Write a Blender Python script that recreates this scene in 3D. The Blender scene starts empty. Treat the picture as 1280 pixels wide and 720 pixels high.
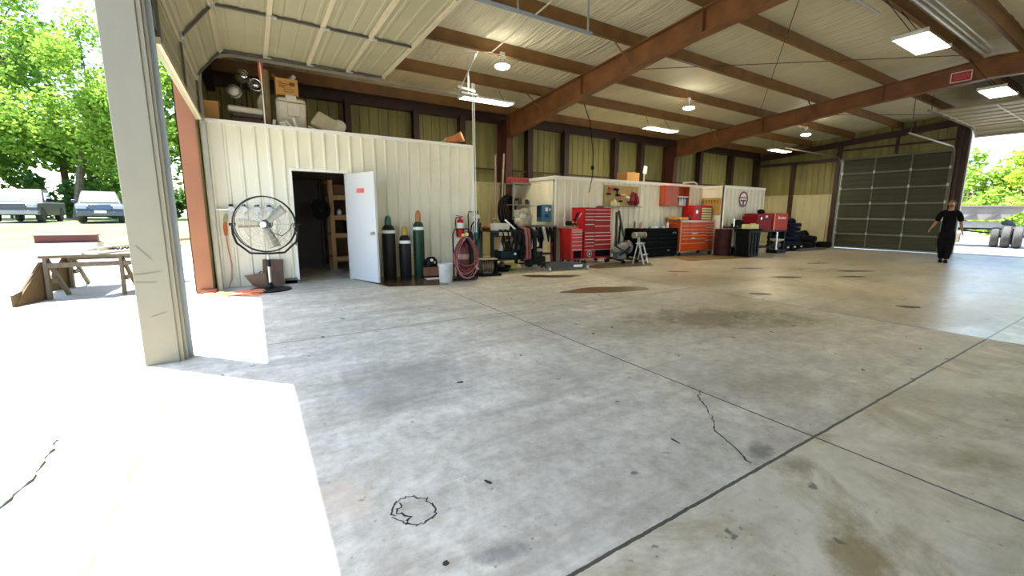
import bpy, bmesh, math, random
from mathutils import Vector, Matrix
random.seed(7)
PI = math.pi
S = bpy.context.scene
COL = S.collection

# ------------------------------------------------------------------ camera, sky, sun, exposure
def rad(d): return math.radians(d)
yaw, pit, rol = rad(57.18216), rad(9.14598), rad(0.47069)
fwd = Vector((math.cos(yaw)*math.cos(pit), math.sin(yaw)*math.cos(pit), -math.sin(pit)))
rgt = Vector((math.sin(yaw), -math.cos(yaw), 0))
upv = rgt.cross(fwd)
r2 = math.cos(rol)*rgt + math.sin(rol)*upv
u2 = -math.sin(rol)*rgt + math.cos(rol)*upv
cam_data = bpy.data.cameras.new('camera')
cam = bpy.data.objects.new('camera', cam_data); COL.objects.link(cam)
m = Matrix((r2, u2, -fwd)).transposed().to_4x4(); m.translation = Vector((0, 0, 1.3))
cam.matrix_world = m
cam_data.sensor_width = 36.0
cam_data.lens = 530.713*36/1280
cam_data.shift_x = -(660.6275-640)/1280
cam_data.shift_y = (353.1367-360)/1280
cam_data.clip_start = .05; cam_data.clip_end = 600
S.camera = cam

W = bpy.data.worlds.new('sky'); S.world = W; W.use_nodes = True
nt = W.node_tree; nt.nodes.clear()
sky = nt.nodes.new('ShaderNodeTexSky'); sky.sky_type = 'NISHITA'; sky.sun_disc = False
sky.sun_elevation = rad(71); sky.sun_rotation = rad(318); sky.dust_density = 1.1; sky.air_density = 1.0; sky.ozone_density = 1.6
bg = nt.nodes.new('ShaderNodeBackground'); wo = nt.nodes.new('ShaderNodeOutputWorld')
SKY_STRENGTH = .33
bg.inputs['Strength'].default_value = SKY_STRENGTH
nt.links.new(sky.outputs[0], bg.inputs[0]); nt.links.new(bg.outputs[0], wo.inputs[0])

sun_d = bpy.data.lights.new('sun', 'SUN'); sun_d.energy = 12.0; sun_d.angle = rad(.55); sun_d.color = (1, .97, .9)
sun = bpy.data.objects.new('sun', sun_d); COL.objects.link(sun); sun.location = (-10, 12, 40)
el = rad(71); hx, hy = -.676, .737
sdir = Vector((hx*math.cos(el), hy*math.cos(el), math.sin(el)))
sun.rotation_euler = sdir.to_track_quat('Z', 'Y').to_euler()
LAMP = 15.0      # radiance of the tubes in the hanging fixtures
LED = 20.0

S.view_settings.view_transform = 'Standard'; S.view_settings.look = 'None'
S.view_settings.exposure = 1.55; S.view_settings.gamma = 1.0
S.view_settings.use_curve_mapping = False
S.cycles.use_denoising = True
S.cycles.max_bounces = 10; S.cycles.diffuse_bounces = 6; S.cycles.glossy_bounces = 3
S.cycles.sample_clamp_indirect = 8.0
S.cycles.caustics_reflective = False; S.cycles.caustics_refractive = False

# ------------------------------------------------------------------ materials
def hexc(h):
    v = [int(h[i:i+2], 16)/255 for i in (0, 2, 4)]
    return tuple(x/12.92 if x <= .04045 else ((x+.055)/1.055)**2.4 for x in v)
MATS = {}
def M(name, col, rough=.6, metal=0.0, var=.12, scale=6.0, bump=0.0, bscale=40.0, emit=0.0, stretch=None, dirt=None, dirt_amt=0.0, trans=0.0, spec=.5):
    if name in MATS: return MATS[name]
    if isinstance(col, str): col = hexc(col)
    mt = bpy.data.materials.new(name); mt.use_nodes = True
    t = mt.node_tree; N = t.nodes; L = t.links
    b = N['Principled BSDF']
    b.inputs['Roughness'].default_value = rough; b.inputs['Metallic'].default_value = metal
    b.inputs['Specular IOR Level'].default_value = spec
    b.inputs['Transmission Weight'].default_value = trans
    tc = N.new('ShaderNodeTexCoord'); mp = N.new('ShaderNodeMapping')
    L.new(tc.outputs['Object'], mp.inputs[0])
    if stretch: mp.inputs['Scale'].default_value = stretch
    nz = N.new('ShaderNodeTexNoise'); nz.inputs['Scale'].default_value = scale; nz.inputs['Detail'].default_value = 6
    L.new(mp.outputs[0], nz.inputs['Vector'])
    rp = N.new('ShaderNodeValToRGB')
    rp.color_ramp.elements[0].position = .3; rp.color_ramp.elements[1].position = .7
    rp.color_ramp.elements[0].color = (*[c*(1-var) for c in col], 1)
    rp.color_ramp.elements[1].color = (*[min(1, c*(1+var)) for c in col], 1)
    L.new(nz.outputs['Fac'], rp.inputs[0])
    out = rp.outputs[0]
    if dirt is not None:
        n2 = N.new('ShaderNodeTexNoise'); n2.inputs['Scale'].default_value = scale*.45; n2.inputs['Detail'].default_value = 8; n2.inputs['Roughness'].default_value = .7
        L.new(mp.outputs[0], n2.inputs['Vector'])
        r3 = N.new('ShaderNodeValToRGB'); r3.color_ramp.elements[0].position = .55; r3.color_ramp.elements[1].position = .72
        r3.color_ramp.elements[0].color = (0, 0, 0, 1); r3.color_ramp.elements[1].color = (dirt_amt,)*3 + (1,)
        L.new(n2.outputs['Fac'], r3.inputs[0])
        mx = N.new('ShaderNodeMix'); mx.data_type = 'RGBA'
        L.new(r3.outputs[0], mx.inputs['Factor']); L.new(out, mx.inputs[6]); mx.inputs[7].default_value = (*hexc(dirt), 1)
        out = mx.outputs[2]
    L.new(out, b.inputs['Base Color'])
    if bump:
        bn = N.new('ShaderNodeTexNoise'); bn.inputs['Scale'].default_value = bscale; bn.inputs['Detail'].default_value = 4
        L.new(mp.outputs[0], bn.inputs['Vector'])
        bp = N.new('ShaderNodeBump'); bp.inputs['Strength'].default_value = bump; bp.inputs['Distance'].default_value = .02
        L.new(bn.outputs['Fac'], bp.inputs['Height']); L.new(bp.outputs[0], b.inputs['Normal'])
    if emit:
        b.inputs['Emission Color'].default_value = (*col, 1); b.inputs['Emission Strength'].default_value = emit
    MATS[name] = mt
    return mt

# ------------------------------------------------------------------ mesh builder
class MB:
    def __init__(s): s.v = []; s.f = []
    def add(s, vs, fs):
        o = len(s.v); s.v += [tuple(v) for v in vs]; s.f += [tuple(i+o for i in f) for f in fs]; return s
    def box(s, c, d, rot=None):
        x, y, z = d[0]/2, d[1]/2, d[2]/2
        vs = [Vector(p) for p in ((-x,-y,-z),(x,-y,-z),(x,y,-z),(-x,y,-z),(-x,-y,z),(x,-y,z),(x,y,z),(-x,y,z))]
        if rot is not None: vs = [rot @ v for v in vs]
        c = Vector(c)
        return s.add([v+c for v in vs], [(0,3,2,1),(4,5,6,7),(0,1,5,4),(1,2,6,5),(2,3,7,6),(3,0,4,7)])
    def bb(s, lo, hi):
        return s.box([(a+b)/2 for a, b in zip(lo, hi)], [abs(b-a) for a, b in zip(lo, hi)])
    def bar(s, a, b, w, h, up=(0,0,1)):
        a, b = Vector(a), Vector(b); d = b-a; l = d.length; d = d/l
        u = Vector(up)
        if abs(d.dot(u)) > .98: u = Vector((0,1,0)) if abs(d.y) < .9 else Vector((1,0,0))
        r = d.cross(u).normalized(); u = r.cross(d).normalized()
        R = Matrix((d, r, u)).transposed()
        return s.box((a+b)/2, (l, w, h), R)
    def tube(s, pts, r, n=8, closed=False, cap=True):
        P = [Vector(p) for p in pts]; k = len(P)
        rr = r if hasattr(r, '__len__') else [r]*k
        T = []
        for i in range(k):
            a = P[i-1] if (i > 0 or closed) else P[i]; b = P[(i+1) % k] if (i < k-1 or closed) else P[i]
            t = b-a; T.append(t.normalized() if t.length > 1e-9 else Vector((0,0,1)))
        u = T[0].orthogonal().normalized(); vs = []; fs = []
        for i in range(k):
            u = (u - T[i]*u.dot(T[i]));
            u = u.normalized() if u.length > 1e-6 else T[i].orthogonal().normalized()
            w = T[i].cross(u)
            for j in range(n):
                a = 2*PI*j/n; vs.append(P[i] + (u*math.cos(a)+w*math.sin(a))*rr[i])
        for i in range(k if closed else k-1):
            for j in range(n):
                a = i*n+j; b = i*n+(j+1) % n; c = ((i+1) % k)*n
                fs.append((a, b, c+(j+1) % n, c+j))
        if cap and not closed:
            fs.append(tuple(range(n-1, -1, -1))); fs.append(tuple((k-1)*n+j for j in range(n)))
        return s.add(vs, fs)
    def cyl(s, a, b, r, r2=None, n=16): return s.tube([a, b], [r, r if r2 is None else r2], n)
    def lathe(s, prof, c=(0,0,0), axis='z', n=20):
        vs = []; fs = []; k = len(prof); c = Vector(c)
        for (r, h) in prof:
            for j in range(n):
                a = 2*PI*j/n; p = (r*math.cos(a), r*math.sin(a), h)
                if axis == 'y': p = (p[0], p[2], -p[1])
                elif axis == 'x': p = (p[2], p[0], p[1])
                vs.append(c+Vector(p))
        for i in range(k-1):
            for j in range(n): fs.append((i*n+j, i*n+(j+1) % n, (i+1)*n+(j+1) % n, (i+1)*n+j))
        fs.append(tuple(range(n-1, -1, -1))); fs.append(tuple((k-1)*n+j for j in range(n)))
        return s.add(vs, fs)
    def ball(s, c, r, n=12, m=8):
        rx, ry, rz = r if hasattr(r, '__len__') else (r, r, r); vs = []; fs = []
        for i in range(m+1):
            t = PI*i/m
            for j in range(n):
                a = 2*PI*j/n; vs.append((c[0]+rx*math.sin(t)*math.cos(a), c[1]+ry*math.sin(t)*math.sin(a), c[2]-rz*math.cos(t)))
        for i in range(m):
            for j in range(n): fs.append((i*n+j, i*n+(j+1) % n, (i+1)*n+(j+1) % n, (i+1)*n+j))
        return s.add(vs, fs)
    def prism(s, poly, axis, a, b):
        # poly: 2-D outline; axis 'x': (y,z), 'y': (x,z), 'z': (x,y)
        def P(p, h): return (h, p[0], p[1]) if axis == 'x' else ((p[0], h, p[1]) if axis == 'y' else (p[0], p[1], h))
        n = len(poly)
        return s.add([P(p, a) for p in poly]+[P(p, b) for p in poly],
                     [tuple(range(n-1, -1, -1)), tuple(range(n, 2*n))]+[(i, (i+1) % n, n+(i+1) % n, n+i) for i in range(n)])
    def xf(s, mt, start=0):
        for i in range(start, len(s.v)): s.v[i] = tuple(mt @ Vector(s.v[i]))
        return s

def obj(name, mb, mt, parent=None, bevel=0.0, smooth=True, seg=2):
    me = bpy.data.meshes.new(name)
    me.from_pydata([tuple(v) for v in mb.v], [], mb.f); me.validate(); me.update()
    bm = bmesh.new(); bm.from_mesh(me); bmesh.ops.recalc_face_normals(bm, faces=bm.faces); bm.to_mesh(me); bm.free()
    me.materials.append(mt)
    if smooth:
        me.shade_smooth(); me.set_sharp_from_angle(angle=rad(35))
    o = bpy.data.objects.new(name, me); COL.objects.link(o)
    if parent is not None: o.parent = parent
    if bevel:
        md = o.modifiers.new('bevel', 'BEVEL'); md.width = bevel; md.segments = seg; md.limit_method = 'ANGLE'; md.angle_limit = rad(40)
    return o
def tag(o, label, cat, group=None, kind=None):
    o['label'] = label; o['category'] = cat
    if group: o['group'] = group
    if kind: o['kind'] = kind
    return o
def thing(name, label, cat, loc=(0,0,0), rz=0.0, group=None, kind=None):
    o = bpy.data.objects.new(name, None); COL.objects.link(o); o.empty_display_size = .1
    o.location = loc; o.rotation_euler = (0, 0, rz)
    return tag(o, label, cat, group, kind)
def kids(o): return [c for c in bpy.data.objects if c.parent == o]
def dup(o, loc=None, rz=None, label=None, parent=None, scale=None):
    c = o.copy(); COL.objects.link(c); c.parent = parent
    if loc is not None: c.location = loc
    if rz is not None: c.rotation_euler = (0, 0, rz)
    if scale is not None: c.scale = scale
    if label: c['label'] = label
    for ch in kids(o): dup(ch, parent=c)
    return c
def struct(name, mb, mt, label=None, cat=None, parent=None, **k):
    o = obj(name, mb, mt, parent, **k); o['kind'] = 'structure'
    if label: o['label'] = label; o['category'] = cat
    return o

# colours
steel_primer = M('red oxide steel primer', (.215, .088, .030), .5, var=.28, scale=2.5, dirt='3a2414', dirt_amt=.5)
purlin_primer = M('brown purlin primer', (.19, .092, .024), .5, var=.22, scale=2.5, dirt='2a1a0c', dirt_amt=.5)
jamb_primer = M('orange red primer paint', (.25, .088, .03), .5, var=.1, scale=2, dirt='7a5030', dirt_amt=.4)
shaded_primer = M('primer darkened for shaded columns', (.10, .032, .02), .55, var=.25, scale=2.5)  # same primer as the rafters, with the columns' shade put into its colour
dark_girt = M('dark brown steel girt', (.045, .02, .014), .55, var=.2)
beige_metal = M('beige painted trim steel', (.205, .185, .13), .45, var=.06, scale=3, dirt='8d7c55', dirt_amt=.35)
white_panel = M('white ribbed wall sheet', (.76, .735, .60), .45, var=.03, scale=1.5, dirt='b8ad8c', dirt_amt=.3)
olive_insul = M('wall insulation facing tinted for low light', (.25, .23, .08), .6, var=.22, scale=1.6, bump=.25, bscale=6, stretch=(3, 3, .4))  # yellow cast of the low light is put into the facing colour
galv = M('galvanised steel', (.62, .64, .65), .32, .75, var=.12, scale=14)
blue_galv = M('pale grey zinc angle', (.27, .31, .35), .55, 0, var=.06)
black_steel = M('black painted steel', (.007, .0065, .007), .5, var=.3, spec=.2)
black_rubber = M('black rubber', (.008, .008, .008), .8, var=.3, spec=.15)
dark_plastic = M('black moulded plastic', (.004, .005, .005), .6, var=.2, spec=.05)
chrome = M('chrome', (.75, .75, .74), .18, 1.0, var=.04)
pale_trim = M('pale aluminium trim', (.62, .60, .54), .4, .15, var=.05)
red_paint = M('red enamel', (.33, .007, .010), .42, var=.08, spec=.25)
bright_red = M('bright red enamel', (.52, .012, .012), .42, var=.06, spec=.25)
orange_paint = M('orange red enamel', (.66, .075, .008), .42, var=.06, spec=.25)
white_paint = M('white paint', (.80, .79, .75), .4, var=.03)
offwhite = M('off white vinyl', (.66, .62, .50), .5, var=.08, dirt='8a7a52', dirt_amt=.5)
wood = M('raw lumber', (.42, .24, .10), .7, var=.2, scale=5, stretch=(6, 6, 1))
plywood = M('plywood', (.45, .33, .17), .7, var=.15, scale=4)
cardboard = M('cardboard', (.47, .25, .08), .8, var=.1, scale=3)
dark_rust = M('rusty brown steel', (.12, .07, .045), .65, .3, var=.35, scale=5)
yellow = M('faded yellow paint', (.62, .48, .07), .5, var=.1)
cream = M('cream plastic', (.75, .62, .30), .5, var=.08)
navy = M('navy blue plastic', (.004, .006, .02), .6, var=.2, spec=.15)
dim_wainscot = M('white wainscot sheet toned for dim light', (.46, .43, .23), .5, var=.08, scale=2)  # olive cast of the dim back wall put into the white sheet's colour
pale_wainscot = M('pale cream wainscot sheet', (.56, .53, .34), .5, var=.05, scale=2)
teal_blue = M('teal blue paint', (.02, .16, .27), .4, var=.06)
green_paint = M('dark green cylinder paint', (.010, .040, .020), .4, var=.1, spec=.3)
hose_red = M('dull red rubber hose', (.20, .035, .03), .5, var=.15)
tape_white = M('white label', (.8, .8, .76), .6, var=.03)
glassm = M('dark window glass', (.05, .07, .09), .06, var=.05, spec=.9)
tyre_m = M('grey dusty tyre', (.035, .035, .035), .85, var=.25)

# ------------------------------------------------------------------ dimensions of the building
XA, XB = -.62, 20.95          # inner faces of the two end walls
YB, YF = 12.0, -6.24          # back wall, front wall
RIDGE = 2.88
def roof(y): return 5.10-.083*abs(y-RIDGE)-.083*RIDGE    # underside of the purlins
def ribs(mb, a, b, axis, plane, z0, ztop, nd, pitch=.305, h=.028, top=.028, foot=.075):
    us = [a]; hs = [0]; n = max(1, int(round((b-a)/pitch))); p = (b-a)/n
    for i in range(n):
        c = a+p*(i+.5)
        us += [c-foot/2, c-top/2, c+top/2, c+foot/2]; hs += [0, h, h, 0]
    us.append(b); hs.append(0)
    k = len(us); vs = []
    for u, q in zip(us, hs):
        w = plane+nd*q
        for z in (z0 if not callable(z0) else z0(u), ztop if not callable(ztop) else ztop(u)):
            vs.append((u, w, z) if axis == 'x' else (w, u, z))
    return mb.add(vs, [(2*i, 2*i+2, 2*i+3, 2*i+1) for i in range(k-1)])

# ------------------------------------------------------------------ floor and ground materials
def floor_material():
    mt = bpy.data.materials.new('stained shop concrete'); mt.use_nodes = True
    t = mt.node_tree; N = t.nodes; L = t.links; b = N['Principled BSDF']
    geo = N.new('ShaderNodeNewGeometry'); sep = N.new('ShaderNodeSeparateXYZ'); L.new(geo.outputs['Position'], sep.inputs[0])
    def noise(scale, detail=6, rough=.6, vec=None, dist=0.0):
        n = N.new('ShaderNodeTexNoise'); n.inputs['Scale'].default_value = scale; n.inputs['Detail'].default_value = detail
        n.inputs['Roughness'].default_value = rough; n.inputs['Distortion'].default_value = dist
        L.new(vec or geo.outputs['Position'], n.inputs['Vector']); return n.outputs['Fac']
    def ramp(f, p0, p1, c0, c1):
        r = N.new('ShaderNodeValToRGB'); r.color_ramp.elements[0].position = p0; r.color_ramp.elements[1].position = p1
        r.color_ramp.elements[0].color = c0 if hasattr(c0, '__len__') else (c0, c0, c0, 1)
        r.color_ramp.elements[1].color = c1 if hasattr(c1, '__len__') else (c1, c1, c1, 1)
        L.new(f, r.inputs[0]); return r.outputs[0]
    def mathn(op, a, bb=None, c=None, clamp=False):
        n = N.new('ShaderNodeMath'); n.operation = op; n.use_clamp = clamp
        for i, q in enumerate((a, bb, c)):
            if q is None: continue
            if isinstance(q, (int, float)): n.inputs[i].default_value = q
            else: L.new(q, n.inputs[i])
        return n.outputs[0]
    def mix(f, a, bb, mode='MIX'):
        n = N.new('ShaderNodeMix'); n.data_type = 'RGBA'; n.blend_type = mode
        if isinstance(f, (int, float)): n.inputs[0].default_value = f
        else: L.new(f, n.inputs[0])
        for i, q in ((6, a), (7, bb)):
            if isinstance(q, tuple): n.inputs[i].default_value = q
            else: L.new(q, n.inputs[i])
        return n.outputs[2]
    base = ramp(noise(.9, 9, .72), .34, .66, (.48, .44, .34, 1), (.90, .845, .70, 1))
    base = mix(ramp(noise(5, 9, .75), .42, .60, .75, 0.0), base, (.37, .335, .25, 1))
    base = mix(ramp(noise(.55, 9, .72, dist=.5), .47, .62, 0.0, .55), base, (.33, .29, .20, 1))
    base = mix(ramp(noise(14, 6, .7), .35, .75, .0, .55), base, (.86, .83, .73, 1))
    # brown oily film, its strength also carrying the dimness of the far floor
    far = mathn('MULTIPLY', mathn('SUBTRACT', sep.outputs[0], 1.0), .16, clamp=True)
    film = ramp(noise(.42, 7, .62, dist=.8), .42, .66, 0.0, 1.0)
    base = mix(mathn('MULTIPLY', mathn('MULTIPLY_ADD', far, .42, .16), film), base, (.24, .18, .08, 1))
    base = mix(mathn('MULTIPLY', far, .30), base, (.50, .41, .24, 1))  # duller light at the far end painted into the base colour
    tan = mathn('LESS_THAN', sep.outputs[1], 1.054)
    base = mix(mathn('MULTIPLY', tan, .42), base, (.76, .68, .47, 1))
    base = mix(mathn('MULTIPLY', tan, ramp(noise(1.6, 8, .7, dist=.6), .50, .62, 0.0, .6)), base, (.30, .24, .11, 1))
    # wear streaks along the building
    mp = N.new('ShaderNodeMapping'); mp.inputs['Scale'].default_value = (.35, 2.6, 1); mp.inputs['Rotation'].default_value = (0, 0, .5)
    L.new(geo.outputs['Position'], mp.inputs[0])
    st = ramp(noise(1.3, 8, .68, mp.outputs[0]), .50, .68, 0.0, .38)
    base = mix(st, base, (.19, .16, .105, 1))
    # stains with their own outlines: x, y, half length, half width, turn, strength, colour
    wob = mathn('ADD', mathn('MULTIPLY', mathn('SUBTRACT', noise(2.6, 8, .75), .5), 3.2), mathn('MULTIPLY', mathn('SUBTRACT', noise(16, 6, .7), .5), 1.6))
    stains = [(5.0, 3.15, 1.35, .62, -.45, 1.0, (.15, .115, .045, 1)), (3.7, 3.35, .8, .5, 0, .6, (.2, .17, .09, 1)),
              (2.31, .96, .16, .1, 0, .9, (.24, .19, .10, 1)), (1.93, .56, .30, .13, .5, .95, (.24, .18, .06, 1)),
              (3.15, .55, .35, .16, -.8, .6, (.27, .21, .10, 1)), (.70, 1.28, .15, .06, -.3, .9, (.22, .21, .19, 1)),
              (.92, 3.2, .8, .6, .3, .65, (.22, .21, .18, 1)), (2.3, 1.15, .12, .08, .4, 1.0, (.2, .18, .15, 1)),
              (1.9, 2.6, .5, .3, .6, .35, (.25, .21, .15, 1)), (7.5, 5.4, 1.6, .8, -.4, .5, (.2, .16, .08, 1)),
              (10.5, 5.6, 2.2, .8, -.3, .45, (.17, .13, .06, 1)), (3.4, 1.6, .5, .3, -.5, .4, (.27, .22, .12, 1)),
              (1.25, 1.75, .3, .14, .2, .35, (.25, .22, .17, 1)), (4.1, .8, .7, .25, -.6, .45, (.25, .19, .09, 1)),
              (.25, 1.95, .14, .2, .2, .5, (.6, .44, .28, 1))]
    for (x, y, a, w, ang, s, c) in stains:
        dx = mathn('SUBTRACT', sep.outputs[0], x); dy = mathn('SUBTRACT', sep.outputs[1], y)
        u = mathn('ADD', mathn('MULTIPLY', dx, math.cos(ang)/a), mathn('MULTIPLY', dy, math.sin(ang)/a))
        v = mathn('ADD', mathn('MULTIPLY', dx, -math.sin(ang)/w), mathn('MULTIPLY', dy, math.cos(ang)/w))
        r = mathn('ADD', mathn('ADD', mathn('MULTIPLY', u, u), mathn('MULTIPLY', v, v)), wob)
        base = mix(ramp(r, .05, 1.35, s*.8, 0.0), base, c)
    # small dark specks
    base = mix(ramp(noise(7.5, 3, .5), .70, .735, 0.0, .7), base, (.07, .065, .055, 1))
    base = mix(ramp(noise(31, 2, .5), .70, .74, 0.0, .5), base, (.12, .11, .09, 1))
    # slab joints
    jn = mathn('MULTIPLY', mathn('SUBTRACT', noise(9, 6, .75), .5), .020)
    j = None
    for ax, p, w in ((0, 2.72, .0075), (1, 1.054, .0085), (0, 6.62, .012), (1, 4.81, .006), (0, 10.6, .012), (0, 14.6, .012), (1, -2.8, .01)):
        d = mathn('ABSOLUTE', mathn('ADD', mathn('SUBTRACT', sep.outputs[ax], p), jn))
        q = mathn('LESS_THAN', d, w); j = q if j is None else mathn('MAXIMUM', j, q)
    base = mix(mathn('MULTIPLY', j, .88), base, (.022, .018, .013, 1))
    L.new(base, b.inputs['Base Color'])
    slab = mathn('GREATER_THAN', sep.outputs[0], 6.62)
    ro = mathn('MULTIPLY_ADD', noise(1.1, 5), .30, .40)
    ro = mathn('SUBTRACT', ro, mathn('MULTIPLY', slab, .22))
    L.new(ro, b.inputs['Roughness'])
    bp = N.new('ShaderNodeBump'); bp.inputs['Strength'].default_value = .25; bp.inputs['Distance'].default_value = .01
    hgt = mathn('SUBTRACT', mathn('MULTIPLY', noise(40, 5, .7), .3), mathn('MULTIPLY', j, 1.0))
    L.new(hgt, bp.inputs['Height']); L.new(bp.outputs[0], b.inputs['Normal'])
    return mt
floor_m = floor_material()
struct('floor', MB().bb((XA-.22, YF-.2, -.2), (XB+.22, YB+.2, 0)), floor_m, 'grey stained concrete shop floor with dark slab joints', 'floor', smooth=False)

# ground outside: flat apron near the building, lot rising gently behind
apron_m = M('pale dusty concrete apron', (.60, .58, .53), .8, var=.06, scale=1.2)
def ground_material():
    mt = bpy.data.materials.new('apron, gravel and grass'); mt.use_nodes = True
    t = mt.node_tree; N = t.nodes; L = t.links; b = N['Principled BSDF']; b.inputs['Roughness'].default_value = .9
    geo = N.new('ShaderNodeNewGeometry'); sep = N.new('ShaderNodeSeparateXYZ'); L.new(geo.outputs['Position'], sep.inputs[0])
    n1 = N.new('ShaderNodeTexNoise'); n1.inputs['Scale'].default_value = .35; n1.inputs['Detail'].default_value = 8; n1.inputs['Roughness'].default_value = .7
    n2 = N.new('ShaderNodeTexNoise'); n2.inputs['Scale'].default_value = 3; n2.inputs['Detail'].default_value = 8
    for n in (n1, n2): L.new(geo.outputs['Position'], n.inputs['Vector'])
    g = N.new('ShaderNodeValToRGB'); g.color_ramp.elements[0].color = (.045, .075, .010, 1); g.color_ramp.elements[1].color = (.13, .135, .035, 1)
    g.color_ramp.elements[0].position = .42; g.color_ramp.elements[1].position = .6; L.new(n1.outputs['Fac'], g.inputs[0])
    c = N.new('ShaderNodeValToRGB'); c.color_ramp.elements[0].color = (.22, .21, .185, 1); c.color_ramp.elements[1].color = (.30, .29, .26, 1)
    L.new(n2.outputs['Fac'], c.inputs[0])
    md = N.new('ShaderNodeMath'); md.operation = 'MULTIPLY_ADD'; L.new(n1.outputs['Fac'], md.inputs[0]); md.inputs[1].default_value = 6.0; L.new(sep.outputs[1], md.inputs[2])
    r = N.new('ShaderNodeMapRange'); L.new(md.outputs[0], r.inputs[0]); r.inputs[1].default_value = 19.5; r.inputs[2].default_value = 22.5
    mx = N.new('ShaderNodeMix'); mx.data_type = 'RGBA'; L.new(r.outputs[0], mx.inputs[0]); L.new(c.outputs[0], mx.inputs[6]); L.new(g.outputs[0], mx.inputs[7])
    L.new(mx.outputs[2], b.inputs['Base Color']); return mt
def gz(x, y):
    t = min(1, max(0, (y-15)/20)); z = .66*t*t*(3-2*t)
    return z-.012
gm = MB(); nx, ny = 60, 60; gv = []
for j in range(ny+1):
    for i in range(nx+1):
        x = -120+280*i/nx; y = -80+220*j/ny
        gv.append((x, y, gz(x, y)))
gm.add(gv, [(j*(nx+1)+i, j*(nx+1)+i+1, (j+1)*(nx+1)+i+1, (j+1)*(nx+1)+i) for j in range(ny) for i in range(nx)])
struct('ground', gm, ground_material(), 'sun-bleached concrete apron turning to grassy lot outside', 'ground')

# ------------------------------------------------------------------ ceiling insulation and roof
def ceiling_material():
    mt = M('creased vinyl ceiling insulation', (.80, .755, .55), .34, var=.06, scale=1.0, stretch=(2.5, .5, 1))
    t = mt.node_tree; N = t.nodes; L = t.links; b = N['Principled BSDF']
    tc = N.new('ShaderNodeTexCoord'); mp = N.new('ShaderNodeMapping'); mp.inputs['Scale'].default_value = (7, .55, 1); mp.inputs['Rotation'].default_value = (0, 0, .06)
    L.new(tc.outputs['Object'], mp.inputs[0])
    n = N.new('ShaderNodeTexNoise'); n.inputs['Scale'].default_value = 1.6; n.inputs['Detail'].default_value = 5; n.inputs['Roughness'].default_value = .6; n.inputs['Distortion'].default_value = .4
    L.new(mp.outputs[0], n.inputs['Vector'])
    bp = N.new('ShaderNodeBump'); bp.inputs['Strength'].default_value = .9; bp.inputs['Distance'].default_value = .16
    L.new(n.outputs['Fac'], bp.inputs['Height']); L.new(bp.outputs[0], b.inputs['Normal'])
    return mt
PUR = [11.36, 9.58, 8.02, 6.46, 4.88, 3.29]
YS = [YB+.02]+PUR
half = YS+[2*RIDGE-y for y in reversed(YS)]
rng = random.Random(3)
waves = [(rng.uniform(4, 30), rng.uniform(0, 6.28), rng.uniform(.4, 1)) for _ in range(9)]
cm = MB(); NX = 300; rows = []
for bi in range(len(half)-1):
    y0, y1 = half[bi], half[bi+1]; K = 5
    sh = rng.uniform(0, 20)
    for k in range(K+(1 if bi == len(half)-2 else 0)):
        t = k/K; y = y0+(y1-y0)*t; s = math.sin(PI*t)
        rows.append((y, [roof(y)+.26-s*(.045+.012*sum(a*math.sin(f*(x+sh)*.55+p+y*.7) for f, p, a in waves)/2.2) for x in [XA-.15+(XB-XA+.3)*i/NX for i in range(NX+1)]]))
cv = []
for y, zs in rows:
    for i, z in enumerate(zs): cv.append((XA-.15+(XB-XA+.3)*i/NX, y, z))
cm.add(cv, [(j*(NX+1)+i, j*(NX+1)+i+1, (j+1)*(NX+1)+i+1, (j+1)*(NX+1)+i) for j in range(len(rows)-1) for i in range(NX)])
struct('ceiling', cm, ceiling_material(), 'sagging cream vinyl roof insulation between the purlins', 'ceiling')
rf = MB().prism([(YF-.4, roof(YF-.4)+.32), (RIDGE, roof(RIDGE)+.32), (YB+.4, roof(YB+.4)+.32), (YB+.4, roof(YB+.4)+.36), (RIDGE, roof(RIDGE)+.37), (YF-.4, roof(YF-.4)+.36)], 'x', XA-.35, XB+.35)
struct('roof', rf, galv, smooth=False)

# ------------------------------------------------------------------ walls
bw = MB().bb((XA-.2, YB+.03, 0), (XB+.2, YB+.16, roof(YB)+.28))
ribs(bw, XA-.1, XB, 'x', YB, 2.25, lambda u: roof(YB)+.28, -1, pitch=.24, h=.022, top=.012, foot=.05)
struct('wall_back', bw, olive_insul, 'olive insulated back wall with pleated facing', 'wall', smooth=False)
ww = MB(); ribs(ww, XA, XB, 'x', YB-.06, 0, 2.2, -1, pitch=.305); ww.bb((XA, YB-.1, 2.2), (XB, YB-.0, 2.26))
struct('baseboard_back', ww, dim_wainscot, 'white ribbed wainscot along the foot of the back wall', 'wainscot', smooth=False)

D2 = (4.85, 8.5); D1 = (.85, 4.66)   # near door openings (y)
def endwall(x0, x1, opens, xi, nd, sheet):
    mb = MB(); ys = sorted({YF, YB, RIDGE}|{y for o in opens for y in o[:2]})
    for a, b in zip(ys, ys[1:]):
        o = next((q for q in opens if q[0] <= a and q[1] >= b), None)
        z0 = o[2] if o else 0
        mb.prism([(a, z0), (b, z0), (b, roof(b)+.28), (a, roof(a)+.28)], 'x', x0, x1)
        ribs(mb, a, b, 'y', xi, z0, lambda u: roof(u)+.28, nd, pitch=.24, h=.02, top=.012, foot=.05)
    return mb
struct('wall_left', endwall(XA-.22, XA-.02, [(D1[0], D1[1], 4.25), (D2[0], D2[1], 3.62)], XA-.015, 1, 0), olive_insul, 'insulated near end wall around the two raised doors', 'wall', smooth=False)
struct('wall_right', endwall(XB+.02, XB+.2, [(.9, 4.55, 4.27), (4.82, 8.33, 3.66)], XB+.015, -1, 0), olive_insul, 'olive insulated far end wall beside the closed green door', 'wall', smooth=False)
fw = MB()
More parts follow.
